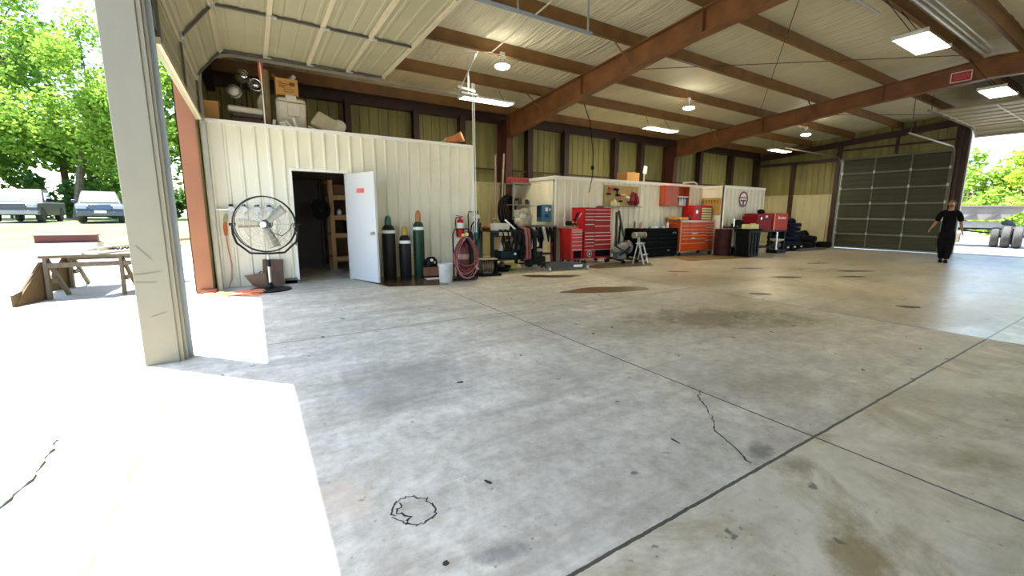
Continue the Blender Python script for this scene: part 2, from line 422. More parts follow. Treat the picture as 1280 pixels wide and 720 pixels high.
daylight_cuts = [XA-.2, 1.2, 5.2, 8.2, 12.2, 15.2, 19.2, XB+.2]  # unseen openings added along this wall to let in fill daylight
for i, (a, b) in enumerate(zip(daylight_cuts, daylight_cuts[1:])):
    fw.bb((a, YF-.15, 3.7 if i % 2 else 0), (b, YF-.02, roof(YF)+.28))
struct('wall_front', fw, olive_insul, smooth=False)
wr = MB(); ribs(wr, 8.5, YB, 'y', XB-.04, 0, 2.2, -1, pitch=.305); wr.bb((XB-.08, 8.45, 2.2), (XB, YB, 2.25))
struct('baseboard_right', wr, pale_wainscot, 'white sheet wainscot on the far wall behind the tyres', 'wainscot', smooth=False)

# ------------------------------------------------------------------ frames, purlins, posts, girts
def purlin(y, label):
    mb = MB(); z = roof(y); s = -1 if y > RIDGE else 1
    mb.bb((XA+.0, y-.008, z), (XB, y+.008, z+.26))
    mb.bb((XA+.0, y, z), (XB, y+s*.07, z+.008)); mb.bb((XA+.0, y, z+.25), (XB, y-s*.07, z+.26))
    o = struct('roof_purlin', mb, purlin_primer, label, 'purlin', smooth=False); return o
ordn = ['first', 'second', 'third', 'fourth', 'fifth', 'sixth']
for i, y in enumerate(PUR): purlin(y, 'brown steel roof purlin, %s out from the back wall' % ordn[i])
purlin(2*RIDGE-PUR[5], 'brown steel ridge purlin beyond the bundle of conduits')
for i, q in enumerate(PUR[:5]): purlin(2*RIDGE-q, 'brown steel purlin on the far roof slope, %s in from the front wall' % ordn[i])
es = MB().bb((XA, YB-.14, roof(YB)-.02), (XB, YB-.0, roof(YB)+.28)); es.bb((XA, YB-.2, roof(YB)-.1), (XB, YB-.02, roof(YB)-.03))
struct('eave_beam', es, dark_girt, 'dark brown eave strut at the top of the back wall', 'beam', smooth=False)

def frame(x, name, label, tw=.2, braces=True):
    root = thing(name, label, 'steel frame', (x, 0, 0), kind='structure')
    col = MB(); yo, yi0, yi1 = YB-.03, YB-.42, YB-.62
    zt = roof(YB-.3)
    col.prism([(yo, 0), (yo, zt), (yi1, zt-.05), (yi1, zt-.62), (yi0, 0)], 'x', -.006, .006)
    col.prism([(yi0, 0), (yi1, zt-.60), (yi1-.014, zt-.60), (yi0-.014, 0)], 'x', -tw/2, tw/2)
    col.prism([(yo, 0), (yo, zt), (yo-.012, zt), (yo-.012, 0)], 'x', -tw/2, tw/2)
    col.prism([(yi1, zt-.05), (yi1, zt-.62), (yi1-.02, zt-.62), (yi1-.02, zt-.05)], 'x', -tw/2, tw/2)
    obj('column', col, shaded_primer, root, smooth=False)
    ys = [YB-.62, 9.0, 5.2, RIDGE]; dep = [.62, .50, .40, .46]
    for sgn, nm in ((1, 'rafter'), (-1, 'rafter')):
        def yy(y): return y if sgn > 0 else 2*RIDGE-y
        r = MB()
        top = [(yy(y), roof(y)-.004) for y in ys]; bot = [(yy(y), roof(y)-d) for y, d in zip(ys, dep)]
        r.prism(top+bot[::-1], 'x', -.005, .005)
        for line, o in ((top, -.014), (bot, .014)):
            for p, q in zip(line, line[1:]):
                r.prism([p, q, (q[0], q[1]+o), (p[0], p[1]+o)], 'x', -tw/2, tw/2)
        for y in (8.02, 4.88):
            r.bb((-tw/2+.01, yy(y)-.005, roof(y)-.40), (tw/2-.01, yy(y)+.005, roof(y)-.01))
        ro = obj(nm, r, steel_primer, root, smooth=False)
        if braces:
            for y in PUR[1:5:2]:
                b = MB()
                for s in (-1, 1): b.bar((s*.55, yy(y)+.02, roof(y)+.03), (s*.04, yy(y)+.01, roof(y)-.36), .035, .006)
                obj('flange_brace', b, steel_primer, ro, smooth=False)
    c2 = MB(); c2.bb((-.006, YF+.03, 0), (.006, YF+.6, roof(YF)-.02)); c2.bb((-tw/2, YF+.59, 0), (tw/2, YF+.605, roof(YF)-.02))
    obj('column', c2, shaded_primer, root, smooth=False)
    return root
frame(6.62, 'steel_frame', 'rust orange rafter and column of the nearer steel frame')
frame(14.2, 'steel_frame', 'brown rafter and column of the farther steel frame with red sign')
def endframe(x, label):
    r = MB()
    for sgn in (1, -1):
        def yy(y): return y if sgn > 0 else 2*RIDGE-y
        top = [(yy(YB-.1), roof(YB)-.01), (yy(RIDGE), roof(RIDGE)-.01)]
        r.prism(top+[(top[1][0], top[1][1]-.22), (top[0][0], top[0][1]-.22)], 'x', x-.006, x+.006)
        for o in (0, -.21):
            r.prism([(top[0][0], top[0][1]+o), (top[1][0], top[1][1]+o), (top[1][0], top[1][1]+o-.012), (top[0][0], top[0][1]+o-.012)], 'x', x-.07, x+.07)
    struct('end_rafter', r, dark_girt, label, 'rafter', smooth=False)
endframe(XB-.1, 'dark rafter above the closed green door'); endframe(XA+.1, 'dark rafter over the raised near door')
def post(x, y, w, d, z1, label, mt=dark_girt):
    mb = MB(); mb.bb((x-w/2, y-d, 0), (x-w/2+.012, y-.02, z1)); mb.bb((x-w/2, y-d, 0), (x+w/2, y-d+.012, z1)); mb.bb((x-w/2, y-.032, 0), (x+w/2, y-.02, z1))
    struct('wall_post', mb, mt, label, 'post', smooth=False)
for i, (x, w) in enumerate(((2.2, .14), (3.93, .16), (5.28, .16), (7.6, .2), (9.05, .2), (11.35, .2), (12.7, .2), (16.3, .2), (18.6, .2), (20.75, .22))):
    nm = ['seen above the white seat', 'midway along the white partition top', 'behind the orange pipe', 'above the parts shelf', 'behind the hanging drop cord', 'beside the brown box on the white workroom', 'above the power tool board', 'above the white corner room', 'nearest the far corner', 'in the far corner'][i]
    post(x, YB-.03, w, .24, roof(YB)-.04, 'dark brown wall post '+nm)
for y, nm in ((10.2, 'midway along the far wall'), (8.43, 'beside the closed green door')):
    mb = MB(); mb.bb((XB-.16, y-.08, 0), (XB-.02, y+.08, 3.62 if y > 9 else roof(y)-.1)); struct('wall_post', mb, dark_girt, 'dark brown wall post '+nm, 'post', smooth=False)
gi = MB().bb((XB-.14, 8.4, 3.60), (XB-.02, YB, 3.72)); struct('wall_girt', gi, dark_girt, 'dark girt across the far wall above the pale panels', 'girt', smooth=False)
gi = MB().bb((XB-.12, 4.85, 3.98), (XB-.02, 8.3, 4.04)); gi.bb((XB-.12, 6.5, 3.7), (XB-.02, 6.58, 4.4)); struct('wall_girt', gi, dark_girt, 'thin dark girt above the closed green door', 'girt', smooth=False)
gi = MB().bb((XA, YB-.2, 2.62), (XB, YB-.14, 2.66)); struct('wall_girt', gi, dark_girt, 'thin rail low across the back wall insulation', 'girt', smooth=False)

# near jamb between the two near doors, orange jamb of the near door, far jamb
jb = MB(); jb.bb((XA-.24, 4.64, 0), (XA-.01, 4.86, 4.4))
struct('trim_1', jb, beige_metal, 'beige boxed door jamb between the two raised near doors, dented at its foot', 'door jamb', bevel=.006)
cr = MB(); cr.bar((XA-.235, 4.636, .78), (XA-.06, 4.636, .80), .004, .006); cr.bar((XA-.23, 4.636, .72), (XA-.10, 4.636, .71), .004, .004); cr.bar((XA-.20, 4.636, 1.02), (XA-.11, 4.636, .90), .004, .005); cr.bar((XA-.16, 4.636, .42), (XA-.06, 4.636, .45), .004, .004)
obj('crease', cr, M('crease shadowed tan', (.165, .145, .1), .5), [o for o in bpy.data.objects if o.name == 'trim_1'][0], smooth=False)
sl = MB(); sl.bb((XA-.01, 4.655, 0), (XA+.02, 4.675, 4.4)); sl.bb((XA-.01, 4.70, 0), (XA+.03, 4.715, 4.4))
struct('trim_2', sl, beige_metal, 'narrow beige edge angle on the inner side of the dented jamb', 'trim', smooth=False)
oj = MB(); oj.bb((XA-.23, 8.49, 0), (XA-.01, 8.502, 3.7)); oj.bb((XA-.012, 8.49, 0), (XA-.0, 8.70, 3.7)); oj.bb((XA-.23, 8.49, 0), (XA-.218, 8.70, 3.7)); oj.box((XA-.06, 8.485, .03), (.2, .12, .06))
struct('trim_3', oj, jamb_primer, 'orange red primed steel jamb at the far side of the near door', 'door jamb', smooth=False)
fj = MB().bb((XB-.03, 4.57, 0), (XB+.22, 4.93, 4.6)); fj.bb((XB-.12, 4.72, 0), (XB-.02, 4.80, 4.3))
struct('trim_4', fj, dark_girt, 'dark jamb post between the closed door and the open doorway', 'door jamb', smooth=False)

# ------------------------------------------------------------------ sectional doors
panel_cream = M('cream ribbed door sheet', (.33, .305, .195), .5, var=.06, scale=2, dirt='7d7450', dirt_amt=.3)
panel_green = M('dark green door sheet', (.040, .043, .020), .5, var=.12, scale=2)
rail_beige = M('beige door rail', (.50, .44, .30), .45, var=.06)
rail_grey = M('grey door rail', (.17, .17, .14), .45, var=.1)
stile_dark = M('dark door stile', (.07, .06, .05), .5, var=.2)
def section_door(name, label, y0, y1, x, nd, bottom, ztrack, r, total, nsec, mp, mr, ms, nstile, dedge=False):
    """a rolled or closed overhead door following its track: up from `bottom`, round the bend, inward along the ceiling"""
    root = thing(name, label, 'overhead door', (x, (y0+y1)/2, 0), kind='structure')
    def P(s):
        z = bottom+s; zb = ztrack-r
        if z <= zb: return Vector((0, 0, z))
        a = (z-zb)/r
        if a < PI/2: return Vector((nd*r*(1-math.cos(a)), 0, zb+r*math.sin(a)))
        return Vector((nd*(r+(z-zb-r*PI/2)), 0, ztrack))
    h = total/nsec; w = y1-y0
    for i in range(nsec):
        A, B = P(i*h+.0005), P((i+1)*h-.0005); d = (B-A).normalized(); yv = Vector((0, 1, 0))
        n = Vector((nd*d.z, 0, -nd*d.x))            # towards the room
        L = (B-A).length
        def T(u, v, q): return A+yv*u+d*v+n*q
        mb = MB(); nr = 3; us = [0]; hs = [0]
        for k in range(nr):
            c = L*(k+.5)/nr; us += [c-.03, c-.015, c+.015, c+.03]; hs += [0, .008, .008, 0]
        us.append(L); hs.append(0)
        for u, q, z in ((0, 0, 0),):
            vs = []
            for v, hq in zip(us, hs): vs += [T(-w/2, v, hq), T(w/2, v, hq)]
            mb.add(vs, [(2*k, 2*k+1, 2*k+3, 2*k+2) for k in range(len(us)-1)])
            vs = [T(-w/2, 0, -.04), T(w/2, 0, -.04), T(w/2, L, -.04), T(-w/2, L, -.04)]
            e = [T(-w/2, 0, 0), T(w/2, 0, 0), T(w/2, L, 0), T(-w/2, L, 0)]
            mb.add(vs+e, [(0, 1, 2, 3), (0, 1, 5, 4), (1, 2, 6, 5), (2, 3, 7, 6), (3, 0, 4, 7)])
        po = obj('door_panel', mb, mp, root, smooth=False)
        rm = MB()
        for v in ([L-.028] if i < nsec-1 else [L-.04])+([.03] if i == 0 else []):
            rm.add([T(a, v+b, q) for a, b, q in ((-w/2, -.028, .0), (w/2, -.028, .0), (w/2, .028, .0), (-w/2, .028, .0), (-w/2, -.028, .03), (w/2, -.028, .03), (w/2, .028, .03), (-w/2, .028, .03))],
                   [(4, 5, 6, 7), (0, 1, 5, 4), (1, 2, 6, 5), (2, 3, 7, 6), (3, 0, 4, 7)])
        obj('rail', rm, mr, po, smooth=False)
        for k in range(nstile):
            sm = MB(); u = -w/2+w*k/(nstile-1); u = min(max(u, -w/2+.04), w/2-.04)
            sm.add([T(u+a, b, q) for a, b, q in ((-.022, .03, .012), (.022, .03, .012), (.022, L-.06, .012), (-.022, L-.06, .012), (-.022, .03, .034), (.022, .03, .034), (.022, L-.06, .034), (-.022, L-.06, .034))],
                   [(4, 5, 6, 7), (0, 1, 5, 4), (1, 2, 6, 5), (2, 3, 7, 6), (3, 0, 4, 7)])
            obj('stile', sm, ms, po, smooth=False)
            if i < nsec-1:
                hm = MB(); C = T(u, L, .035); Q = Matrix((yv, d, n)).transposed()
                hm.box(C, (.06, .11, .012), Q); hm.tube([C+yv*-.035+n*.008, C+yv*.035+n*.008], .010, 6)
                obj('hinge', hm, galv, po, smooth=False)
    return root
def track(label, x, nd, y, ztrack, r, length, mt, foot=0.0, s=.05):
    mb = MB(); pts = []; zb = ztrack-r
    pts = [(x, foot), (x, zb)]+[(x+nd*r*(1-math.cos(a)), zb+r*math.sin(a)) for a in (PI/8, PI/4, 3*PI/8, PI/2)]+[(x+nd*length, ztrack)]
    for (a, b), (c, d) in zip(pts, pts[1:]):
        mb.bar((a, y, b), (c, y, d), s, .014, up=(0, 1, 0)); mb.bar((a, y+s/2, b), (c, y+s/2, d), .014, .03, up=(0, 1, 0))
    return struct('door_track', mb, mt, label, 'door track', smooth=False)

section_door('door_1', 'cream overhead door rolled up above the white partition room', 4.90, 8.42, XA+.06, 1, 2.68, 3.76, .45, 3.70, 6, panel_cream, rail_beige, stile_dark, 3)
track('beige track along the far edge of the raised cream door', XA+.10, 1, 8.46, 3.70, .45, 4.65, beige_metal, foot=0)
track('grey track beside the beige jamb and overhead', XA+.05, 1, 4.78, 3.72, .45, 4.65, blue_galv, foot=0, s=.045)
section_door('door_2', 'closed dark green overhead door in the far wall', 4.90, 8.28, XB-.05, -1, 0.02, 5.6, .45, 3.66, 6, panel_green, rail_grey, rail_grey, 4)
track('pale track running back from the top corner of the closed door beside the doorway', XB-.10, -1, 4.86, 3.72, .42, 4.6, beige_metal, foot=0)
track('pale track running back from the closed door near the back wall', XB-.10, -1, 8.32, 3.72, .42, 4.6, beige_metal, foot=0)
section_door('door_3', 'cream overhead door raised over the open far doorway', .98, 4.46, XB-.05, -1, 4.0, 4.31, .30, 4.25, 7, panel_cream, rail_beige, rail_beige, 4)
track('white track at the top edge of the raised far door', XB-.10, -1, 4.52, 4.30, .30, 4.5, beige_metal, foot=0)
section_door('door_5', 'overhead door rolled up over the camera side doorway', .90, 4.44, XA+.06, 1, 3.52, 4.31, .45, 4.25, 7, panel_cream, rail_beige, stile_dark, 3)
track('far track of the overhead door raised over the camera side doorway', XA+.08, 1, .86, 4.28, .45, 4.6, galv)
track('narrow beige track against the dented beige jamb', XA+.03, 1, 4.69, 4.28, .45, 4.6, beige_metal, s=.022)
# track hanger frames
hg = MB()
hg.bar((3.95, 8.46, 3.72), (3.95, 8.46, 4.45), .03, .006); hg.bar((3.72, 8.46, 3.72), (3.95, 8.02, 4.43), .03, .006); hg.bar((3.78, 8.46, 3.74), (4.15, 8.46, 3.74), .05, .03)
hg.bar((3.7, 8.46, 3.84), (4.1, 8.46, 3.80), .04, .05)
struct('track_hanger', hg, galv, 'angle iron hanger holding the end of the beige door track', 'hanger', smooth=False)
hg = MB()
hg.bar((4.0, 4.78, 3.72), (4.0, 4.78, 4.72), .03, .006); hg.bar((2.9, 4.78, 3.72), (2.9, 4.88, 4.7), .03, .006)
struct('track_hanger', hg, galv, 'thin hanger holding the end of the grey overhead track', 'hanger', smooth=False)
hg = MB(); hg.bar((16.6, 4.52, 4.3), (16.6, 4.52, 4.75), .04, .006); hg.bar((16.4, 4.86, 3.74), (16.4, 4.86, 4.7), .04, .006)
struct('track_hanger', hg, dark_girt, 'dark hanger at the ends of the far door tracks', 'hanger', smooth=False)

# ------------------------------------------------------------------ white partition room (left)
PX0, PX1, PY, PZ = XA+.02, 4.24, 8.94, 2.80
DX0, DX1, DZ = .66, 1.56, 2.04
pw = MB()
for a, b, z0 in ((PX0, DX0, 0), (DX0, DX1, DZ), (DX1, PX1, 0)):
    ribs(pw, a, b, 'x', PY, z0, PZ-.05, -1, pitch=.2286, h=.034, top=.020, foot=.06)
    pw.bb((a, PY+.01, z0), (b, PY+.1, PZ-.02))
pw.bb((PX1-.02, PY, 0), (PX1+.004, YB-.05, PZ-.02))
struct('wall_partition', pw, white_panel, 'white ribbed partition wall with a doorway behind the big fan', 'wall', smooth=False)
cp = MB().bb((PX0, PY-.035, PZ-.06), (PX1+.01, PY+.10, PZ)); struct('trim_5', cp, white_paint, 'white cap trim along the top of the long partition', 'trim', smooth=False)
cp = MB().bb((PX1-.03, PY-.035, 0), (PX1+.012, PY+.02, PZ-.06)); struct('trim_6', cp, white_paint, 'white corner trim at the end of the long partition', 'trim', smooth=False)
dk = MB().bb((PX0, PY+.1, PZ-.12), (PX1, YB-.1, PZ-.07)); struct('storage_deck', dk, plywood, 'storage deck on top of the partition room', 'deck', smooth=False)
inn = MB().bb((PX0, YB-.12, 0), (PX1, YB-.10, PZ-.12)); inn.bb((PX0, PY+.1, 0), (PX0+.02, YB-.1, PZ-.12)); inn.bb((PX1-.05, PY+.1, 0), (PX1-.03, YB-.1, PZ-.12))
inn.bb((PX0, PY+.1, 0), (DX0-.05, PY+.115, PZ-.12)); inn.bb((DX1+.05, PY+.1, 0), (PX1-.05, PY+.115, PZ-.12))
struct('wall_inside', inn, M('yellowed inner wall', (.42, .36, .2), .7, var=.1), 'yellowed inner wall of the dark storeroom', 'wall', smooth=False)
fr = MB().bb((DX0-.045, PY-.03, 0), (DX0, PY+.12, DZ+.045)); fr.bb((DX1, PY-.03, 0), (DX1+.045, PY+.12, DZ+.045)); fr.bb((DX0, PY-.03, DZ), (DX1, PY+.12, DZ+.045))
struct('trim_7', fr, white_paint, 'white frame around the storeroom doorway', 'door frame', smooth=False)
bs = MB().bb((.42, PY-.06, 0), (DX0-.045, PY-.0, .10)); bs.bb((.42, PY-.06, .0), (.66, PY-.035, .06))
struct('baseboard_partition', bs, M('scuffed dark kick plate', (.12, .12, .12), .6, var=.2), 'short dark kick plate left of the storeroom doorway', 'baseboard', smooth=False)

# open white door leaf
ang = math.atan2(7.86-8.9, 1.93-1.555)
d4 = thing('door_4', 'white steel door standing open with small red sticker and knob', 'door', (1.575, 8.90, 0), ang, kind='structure')
obj('door_leaf', MB().bb((0, -.022, .02), (.93, .022, 2.03)), M('white door paint', (.60, .61, .61), .35, var=.02, scale=1), d4, bevel=.004)
kn = MB()
for s in (1, -1):
    kn.lathe([(.032, 0), (.032, s*.008), (.012, s*.012), (.012, s*.03), (.028, s*.04), (.030, s*.055), (.02, s*.068)], (.865, s*.022, .93), 'y')
obj('door_knob', kn, M('brushed brass nickel', (.55, .46, .33), .3, .9), d4)
st = obj('sticker', MB().bb((.36, -.0245, 1.66), (.62, -.0225, 1.75)), M('faded pink red sticker', (.70, .22, .17), .5, var=.05), d4, smooth=False)
sm = MB()
for k in range(5): sm.bb((.395+.042*k, -.0255, 1.68), (.395+.042*k+.018, -.0245, 1.73))
obj('sticker_lettering', sm, M('dark red print', (.5, .04, .05), .5), st, smooth=False)
hm = MB()
for z in (.25, 1.02, 1.8): hm.cyl((-.008, -.02, z), (-.008, -.02, z+.1), .009, n=8)
obj('hinge', hm, galv, d4)

# storeroom contents seen through the doorway
t = thing('wooden_shelf', 'raw lumber shelf unit inside the dark storeroom', 'shelf', (1.44, 10.35, 0))
for x, y in ((.05, .04), (1.35, .04), (.05, .56), (1.35, .56)): obj('post', MB().bb((x-.045, y-.045, 0), (x+.045, y+.045, 2.0)), wood, t, bevel=.003)
for z in (.30, .82, 1.22, 1.66):
    mb = MB(); mb.bb((0, 0, z), (1.4, .6, z+.02)); mb.bb((0, -.03, z-.08), (1.4, .01, z+.02)); mb.bb((0, .59, z-.08), (1.4, .63, z+.02))
    obj('shelf_board', mb, wood, t, smooth=False)
tag(obj('storage_crate', MB().bb((1.42, 10.42, 1.68), (1.80, 10.8, 1.92)), M('dark brown box', (.16, .07, .035), .7), bevel=.01), 'dark brown box on top of the storeroom shelf', 'box')
t = thing('storage_crate', 'black plastic crate on the middle board of the storeroom shelf', 'crate', (1.95, 10.65, .84))
mb = MB(); mb.bb((-.17, -.15, 0), (.17, .15, .02))
for a in (((-.17, -.15), (.17, -.135)), ((-.17, .135), (.17, .15)), ((-.17, -.15), (-.155, .15)), ((.155, -.15), (.17, .15))): mb.bb((*a[0], .02), (*a[1], .30))
obj('crate_body', mb, black_rubber, t, smooth=False)
obj('crate_rim', MB().tube([(-.18, -.16, .30), (.18, -.16, .30), (.18, .16, .30), (-.18, .16, .30)], .012, 6, closed=True), M('pale crate rim', (.4, .4, .42), .5), t)
tag(obj('jar', MB().lathe([(.04, 0), (.045, .01), (.045, .09), (.03, .11), (.03, .13)], (1.66, 10.45, 1.242)), M('frosted white jar', (.7, .7, .66), .3)), 'small white jar on the third storeroom shelf board', 'jar')
tag(obj('garden_hose_coil', MB().tube([(1.25+(.05+.0028*a)*math.cos(a*.7), 10.24+.03*math.sin(a*.4), 1.36+(.07+.0032*a)*math.sin(a*.7)) for a in range(50)], .024, 6), black_rubber), 'black coil hanging on the end of the storeroom shelf', 'hose')
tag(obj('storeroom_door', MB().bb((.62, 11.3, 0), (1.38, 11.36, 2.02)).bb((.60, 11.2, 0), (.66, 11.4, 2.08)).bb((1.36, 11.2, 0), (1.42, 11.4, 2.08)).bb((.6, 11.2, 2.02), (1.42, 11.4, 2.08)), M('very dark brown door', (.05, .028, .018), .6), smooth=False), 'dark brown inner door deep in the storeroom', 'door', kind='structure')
tag(obj('floor_tray', MB().lathe([(.16, 0), (.19, .05), (.18, .05), (.155, .012)], (1.45, 10.2, 0)), M('grey pan', (.4, .4, .42), .4, .5)), 'grey pan on the storeroom floor by the shelf foot', 'pan')

# ------------------------------------------------------------------ white workroom (middle) and corner room
def room(x0, x1, y, z, nm, label, left_y=None, step=None):
    mb = MB(); ribs(mb, x0, x1, 'x', y, 0, z-.06, -1, pitch=.2286, h=.034, top=.020, foot=.06); mb.bb((x0, y+.01, 0), (x1, y+.08, z-.02))
    ribs(mb, y, YB-.1, 'y', x0, 0, z-.06, -1, pitch=.6, h=.006, top=.01, foot=.02); mb.bb((x0+.006, y, 0), (x0+.08, YB-.1, z-.02)); mb.bb((x1-.08, y, 0), (x1-.004, YB-.1, z-.02))
    mb.bb((x0, y, z-.08), (x1, YB-.1, z-.03))
    struct(nm, mb, white_panel, label, 'wall', smooth=False)
    cp = MB(); cp.bb((x0-.04, y-.04, z-.09), (x1+.03, y+.06, z)); cp.bb((x0-.04, y, z-.09), (x0+.06, YB-.1, z))
    cp.bb((x0-.012, y-.03, 0), (x0+.05, y+.02, z-.09)); cp.bb((x1-.05, y-.03, 0), (x1+.01, y+.02, z-.09))
    return cp
struct('trim_8', room(6.96, 13.3, 9.5, 2.33, 'wall_workroom', 'white ribbed workroom wall behind the red tool chests'), white_paint, 'white cap trim around the workroom wall', 'trim', smooth=False)
struct('trim_9', room(13.32, 15.7, 8.62, 2.30, 'wall_cornerroom', 'white corner room wall carrying the round T emblem'), white_paint, 'white cap trim around the corner room', 'trim', smooth=False)

# ------------------------------------------------------------------ lamps
def fluo(x0, x1, yc, z, wd, label, top, dy=0.0):
    t = thing('fluorescent_light', label, 'ceiling light', ((x0+x1)/2, yc, z), group='hanging fluorescent high bay lights')
    L = x1-x0
    mb = MB(); mb.prism([(-wd/2, 0), (-wd/2+.05, .06), (wd/2-.05, .06), (wd/2, 0), (wd/2-.008, 0), (wd/2-.055, .05), (-wd/2+.055, .05), (-wd/2+.008, 0)], 'x', -L/2, L/2)
    mb.bb((-L/2, -wd/2, -.005), (-L/2+.03, wd/2, .06)); mb.bb((L/2-.03, -wd/2, -.005), (L/2, wd/2, .06))
    obj('housing', mb, white_paint, t, smooth=False)
    n = 6 if wd > .35 else 4
    for k in range(n):
        y = -wd/2+.05+(wd-.1)*k/(n-1)
        obj('tube_lamp', MB().tube([(-L/2+.035, y, .02), (L/2-.035, y, .02)], .024 if n == 4 else .022, 8), M('fluorescent tube', (1, .91, .70), .4, var=0, emit=LAMP), t)
    for s in (-1, 1): obj('hanging_wire', MB().tube([(s*L*.36, 0, .05), (s*L*.30, dy, top-z)], .006, 5), black_steel, t)
    return t
fluo(4.18, 5.50, 9.38, 3.90, .36, 'glowing strip light above the end of the white partition', 4.32, .20)
fluo(10.15, 11.5, 9.35, 3.90, .36, 'glowing strip light above the red and black cabinets', 4.32, .23)
fluo(17.5, 18.8, 9.5, 3.90, .36, 'glowing strip light farthest away near the far back corner', 4.32, .08)
fluo(8.86, 10.0, 2.82, 4.10, .46, 'large bright tube light hung before the ridge on short chains', 4.84, .45)
fluo(13.75, 14.85, 2.80, 4.08, .46, 'bright tube light just past the red sign on the farther rafter', 4.84, .47)
def led(x, y, z, label):
    t = thing('round_light', label, 'ceiling light', (x, y, z), group='round LED lights on the purlins')
    obj('lamp_globe', MB().lathe([(.0, -.05), (.09, -.045), (.145, -.02), (.15, 0), (.0, .004)], n=20), M('round LED diffuser', (1, .95, .80), .4, var=0, emit=LED), t)
    obj('heat_sink', MB().lathe([(.11, .004), (.11, .03), (.06, .05), (.05, .12), (.0, .13)], n=16), M('grey lamp cap', (.35, .35, .36), .4, .6), t)
    obj('bracket', MB().bar((0, 0, .1), (0, .02, .24), .03, .03).bb((-.05, -.02, .2), (.05, .03, .26)), galv, t, smooth=False)
    return t
led(4.42, 7.88, 4.20, 'round glowing lamp under the purlin near the white partition end')
led(10.25, 7.90, 4.20, 'round glowing lamp between the two steel frames')
led(16.8, 7.92, 4.18, 'round glowing lamp beyond the farther rafter')
cd = MB().tube([(4.2, 7.88, 4.43), (4.2, 4.8, 4.68), (4.2, 3.3, 4.8)], .014, 6); cd.tube([(2.9, 8.6, 4.30), (4.2, 7.88, 4.42)], .012, 6)
tag(obj('conduit', cd, M('pale conduit', (.55, .5, .38), .5)), 'thin pale conduit slanting across the ceiling to the round lamp', 'conduit')
cd = MB()
for dy, r in ((0, .022), (.09, .035), (-.1, .02)): cd.tube([(2.0, RIDGE+dy, 4.80), (13.6, RIDGE+dy, 4.80)], r, 8)
cd.bb((8.3, RIDGE-.15, 4.75), (8.36, RIDGE+.5, 4.78))
tag(obj('conduit', cd, M('grey white conduit', (.5, .5, .46), .4, .4)), 'bundle of grey conduits along the ridge above the large tube light', 'conduit')
cd = MB().tube([(5.5, 3.45, 4.74), (9.3, 3.42, 4.74)], .02, 8).bb((8.2, 3.38, 4.70), (8.3, 3.5, 4.80))
tag(obj('conduit', cd, galv), 'single conduit beside the fifth purlin feeding the large tube light', 'conduit')
for i, (a, b) in enumerate((((6.8, 8.0, 4.55), (13.9, 3.3, 4.93)), ((6.8, 3.3, 4.99), (13.9, 8.0, 4.61)), ((14.4, 8.0, 4.55), (20.7, 4.9, 4.8)))):
    tag(obj('brace_rod', MB().tube([a, b], .008, 5), dark_girt), ['thin steel cross rod rising from back wall side between the frames', 'thin steel cross rod falling toward the back wall between the frames', 'thin steel cross rod beyond the farther frame'][i], 'rod')
tag(obj('drop_cord', MB().tube([(7.95, 9.58, 4.33), (7.95, 9.3, 3.8), (7.96, 9.15, 3.0), (7.97, 9.15, 2.35), (7.9, 9.2, 1.9)], .012, 6).bb((7.93, 9.12, 2.52), (7.99, 9.18, 2.62)), black_rubber), 'black drop cord hanging in front of the workroom wall', 'cord')
pull = MB()
for x in (4.02, 4.06): pull.tube([(x, 8.44, 3.95), (x+.02, 8.42, .9)], .009, 5)
tag(obj('pull_chain', pull, tape_white), 'white door pull chain hanging at the end of the long partition', 'chain')
t = thing('pull_rope', 'white pull rope with red strap hanging in front of the partition', 'rope', (.30, 8.56, 3.70))
obj('rope', MB().tube([(0, 0, 0), (.005, 0, -.5), (.0, .0, -1.4), (.01, 0, -2.1)], .008, 5), tape_white, t)
obj('strap', MB().bar((-.012, .01, .10), (-.0, .01, -.30), .05, .006, up=(0, 1, 0)).bar((.02, .012, .1), (.01, .012, -.18), .04, .006, up=(0, 1, 0)), M('red orange strap', (.5, .09, .04), .6), t, smooth=False)
# safety sign on the rafter
t = thing('safety_sign', 'red safety sign with white border on the farther rafter', 'sign', (14.09, 3.40, 4.53))
obj('sign_plate', MB().bb((-.008, -.175, -.105), (0, .175, .105)), M('sign red', (.42, .02, .03), .4, var=.05), t, smooth=False)
b = MB()
for a, c in (((-.185, -.115), (.185, -.095)), ((-.185, .095), (.185, .115)), ((-.185, -.115), (-.165, .115)), ((.165, -.115), (.185, .115))): b.bb((-.012, a[0], a[1]), (-.001, c[0], c[1]))
obj('sign_border', b, tape_white, t, smooth=False)
b = MB()
for z, w in ((.055, .10), (.02, .13), (-.015, .12), (-.05, .09)):
    for k in range(7):
        y = -w+2*w*k/6.0; b.bb((-.0095, y-w*.11, z-.009), (-.008, y+w*.09, z+.009))
obj('sign_lettering', b, M('faint pink print', (.6, .2, .2), .5), t, smooth=False)
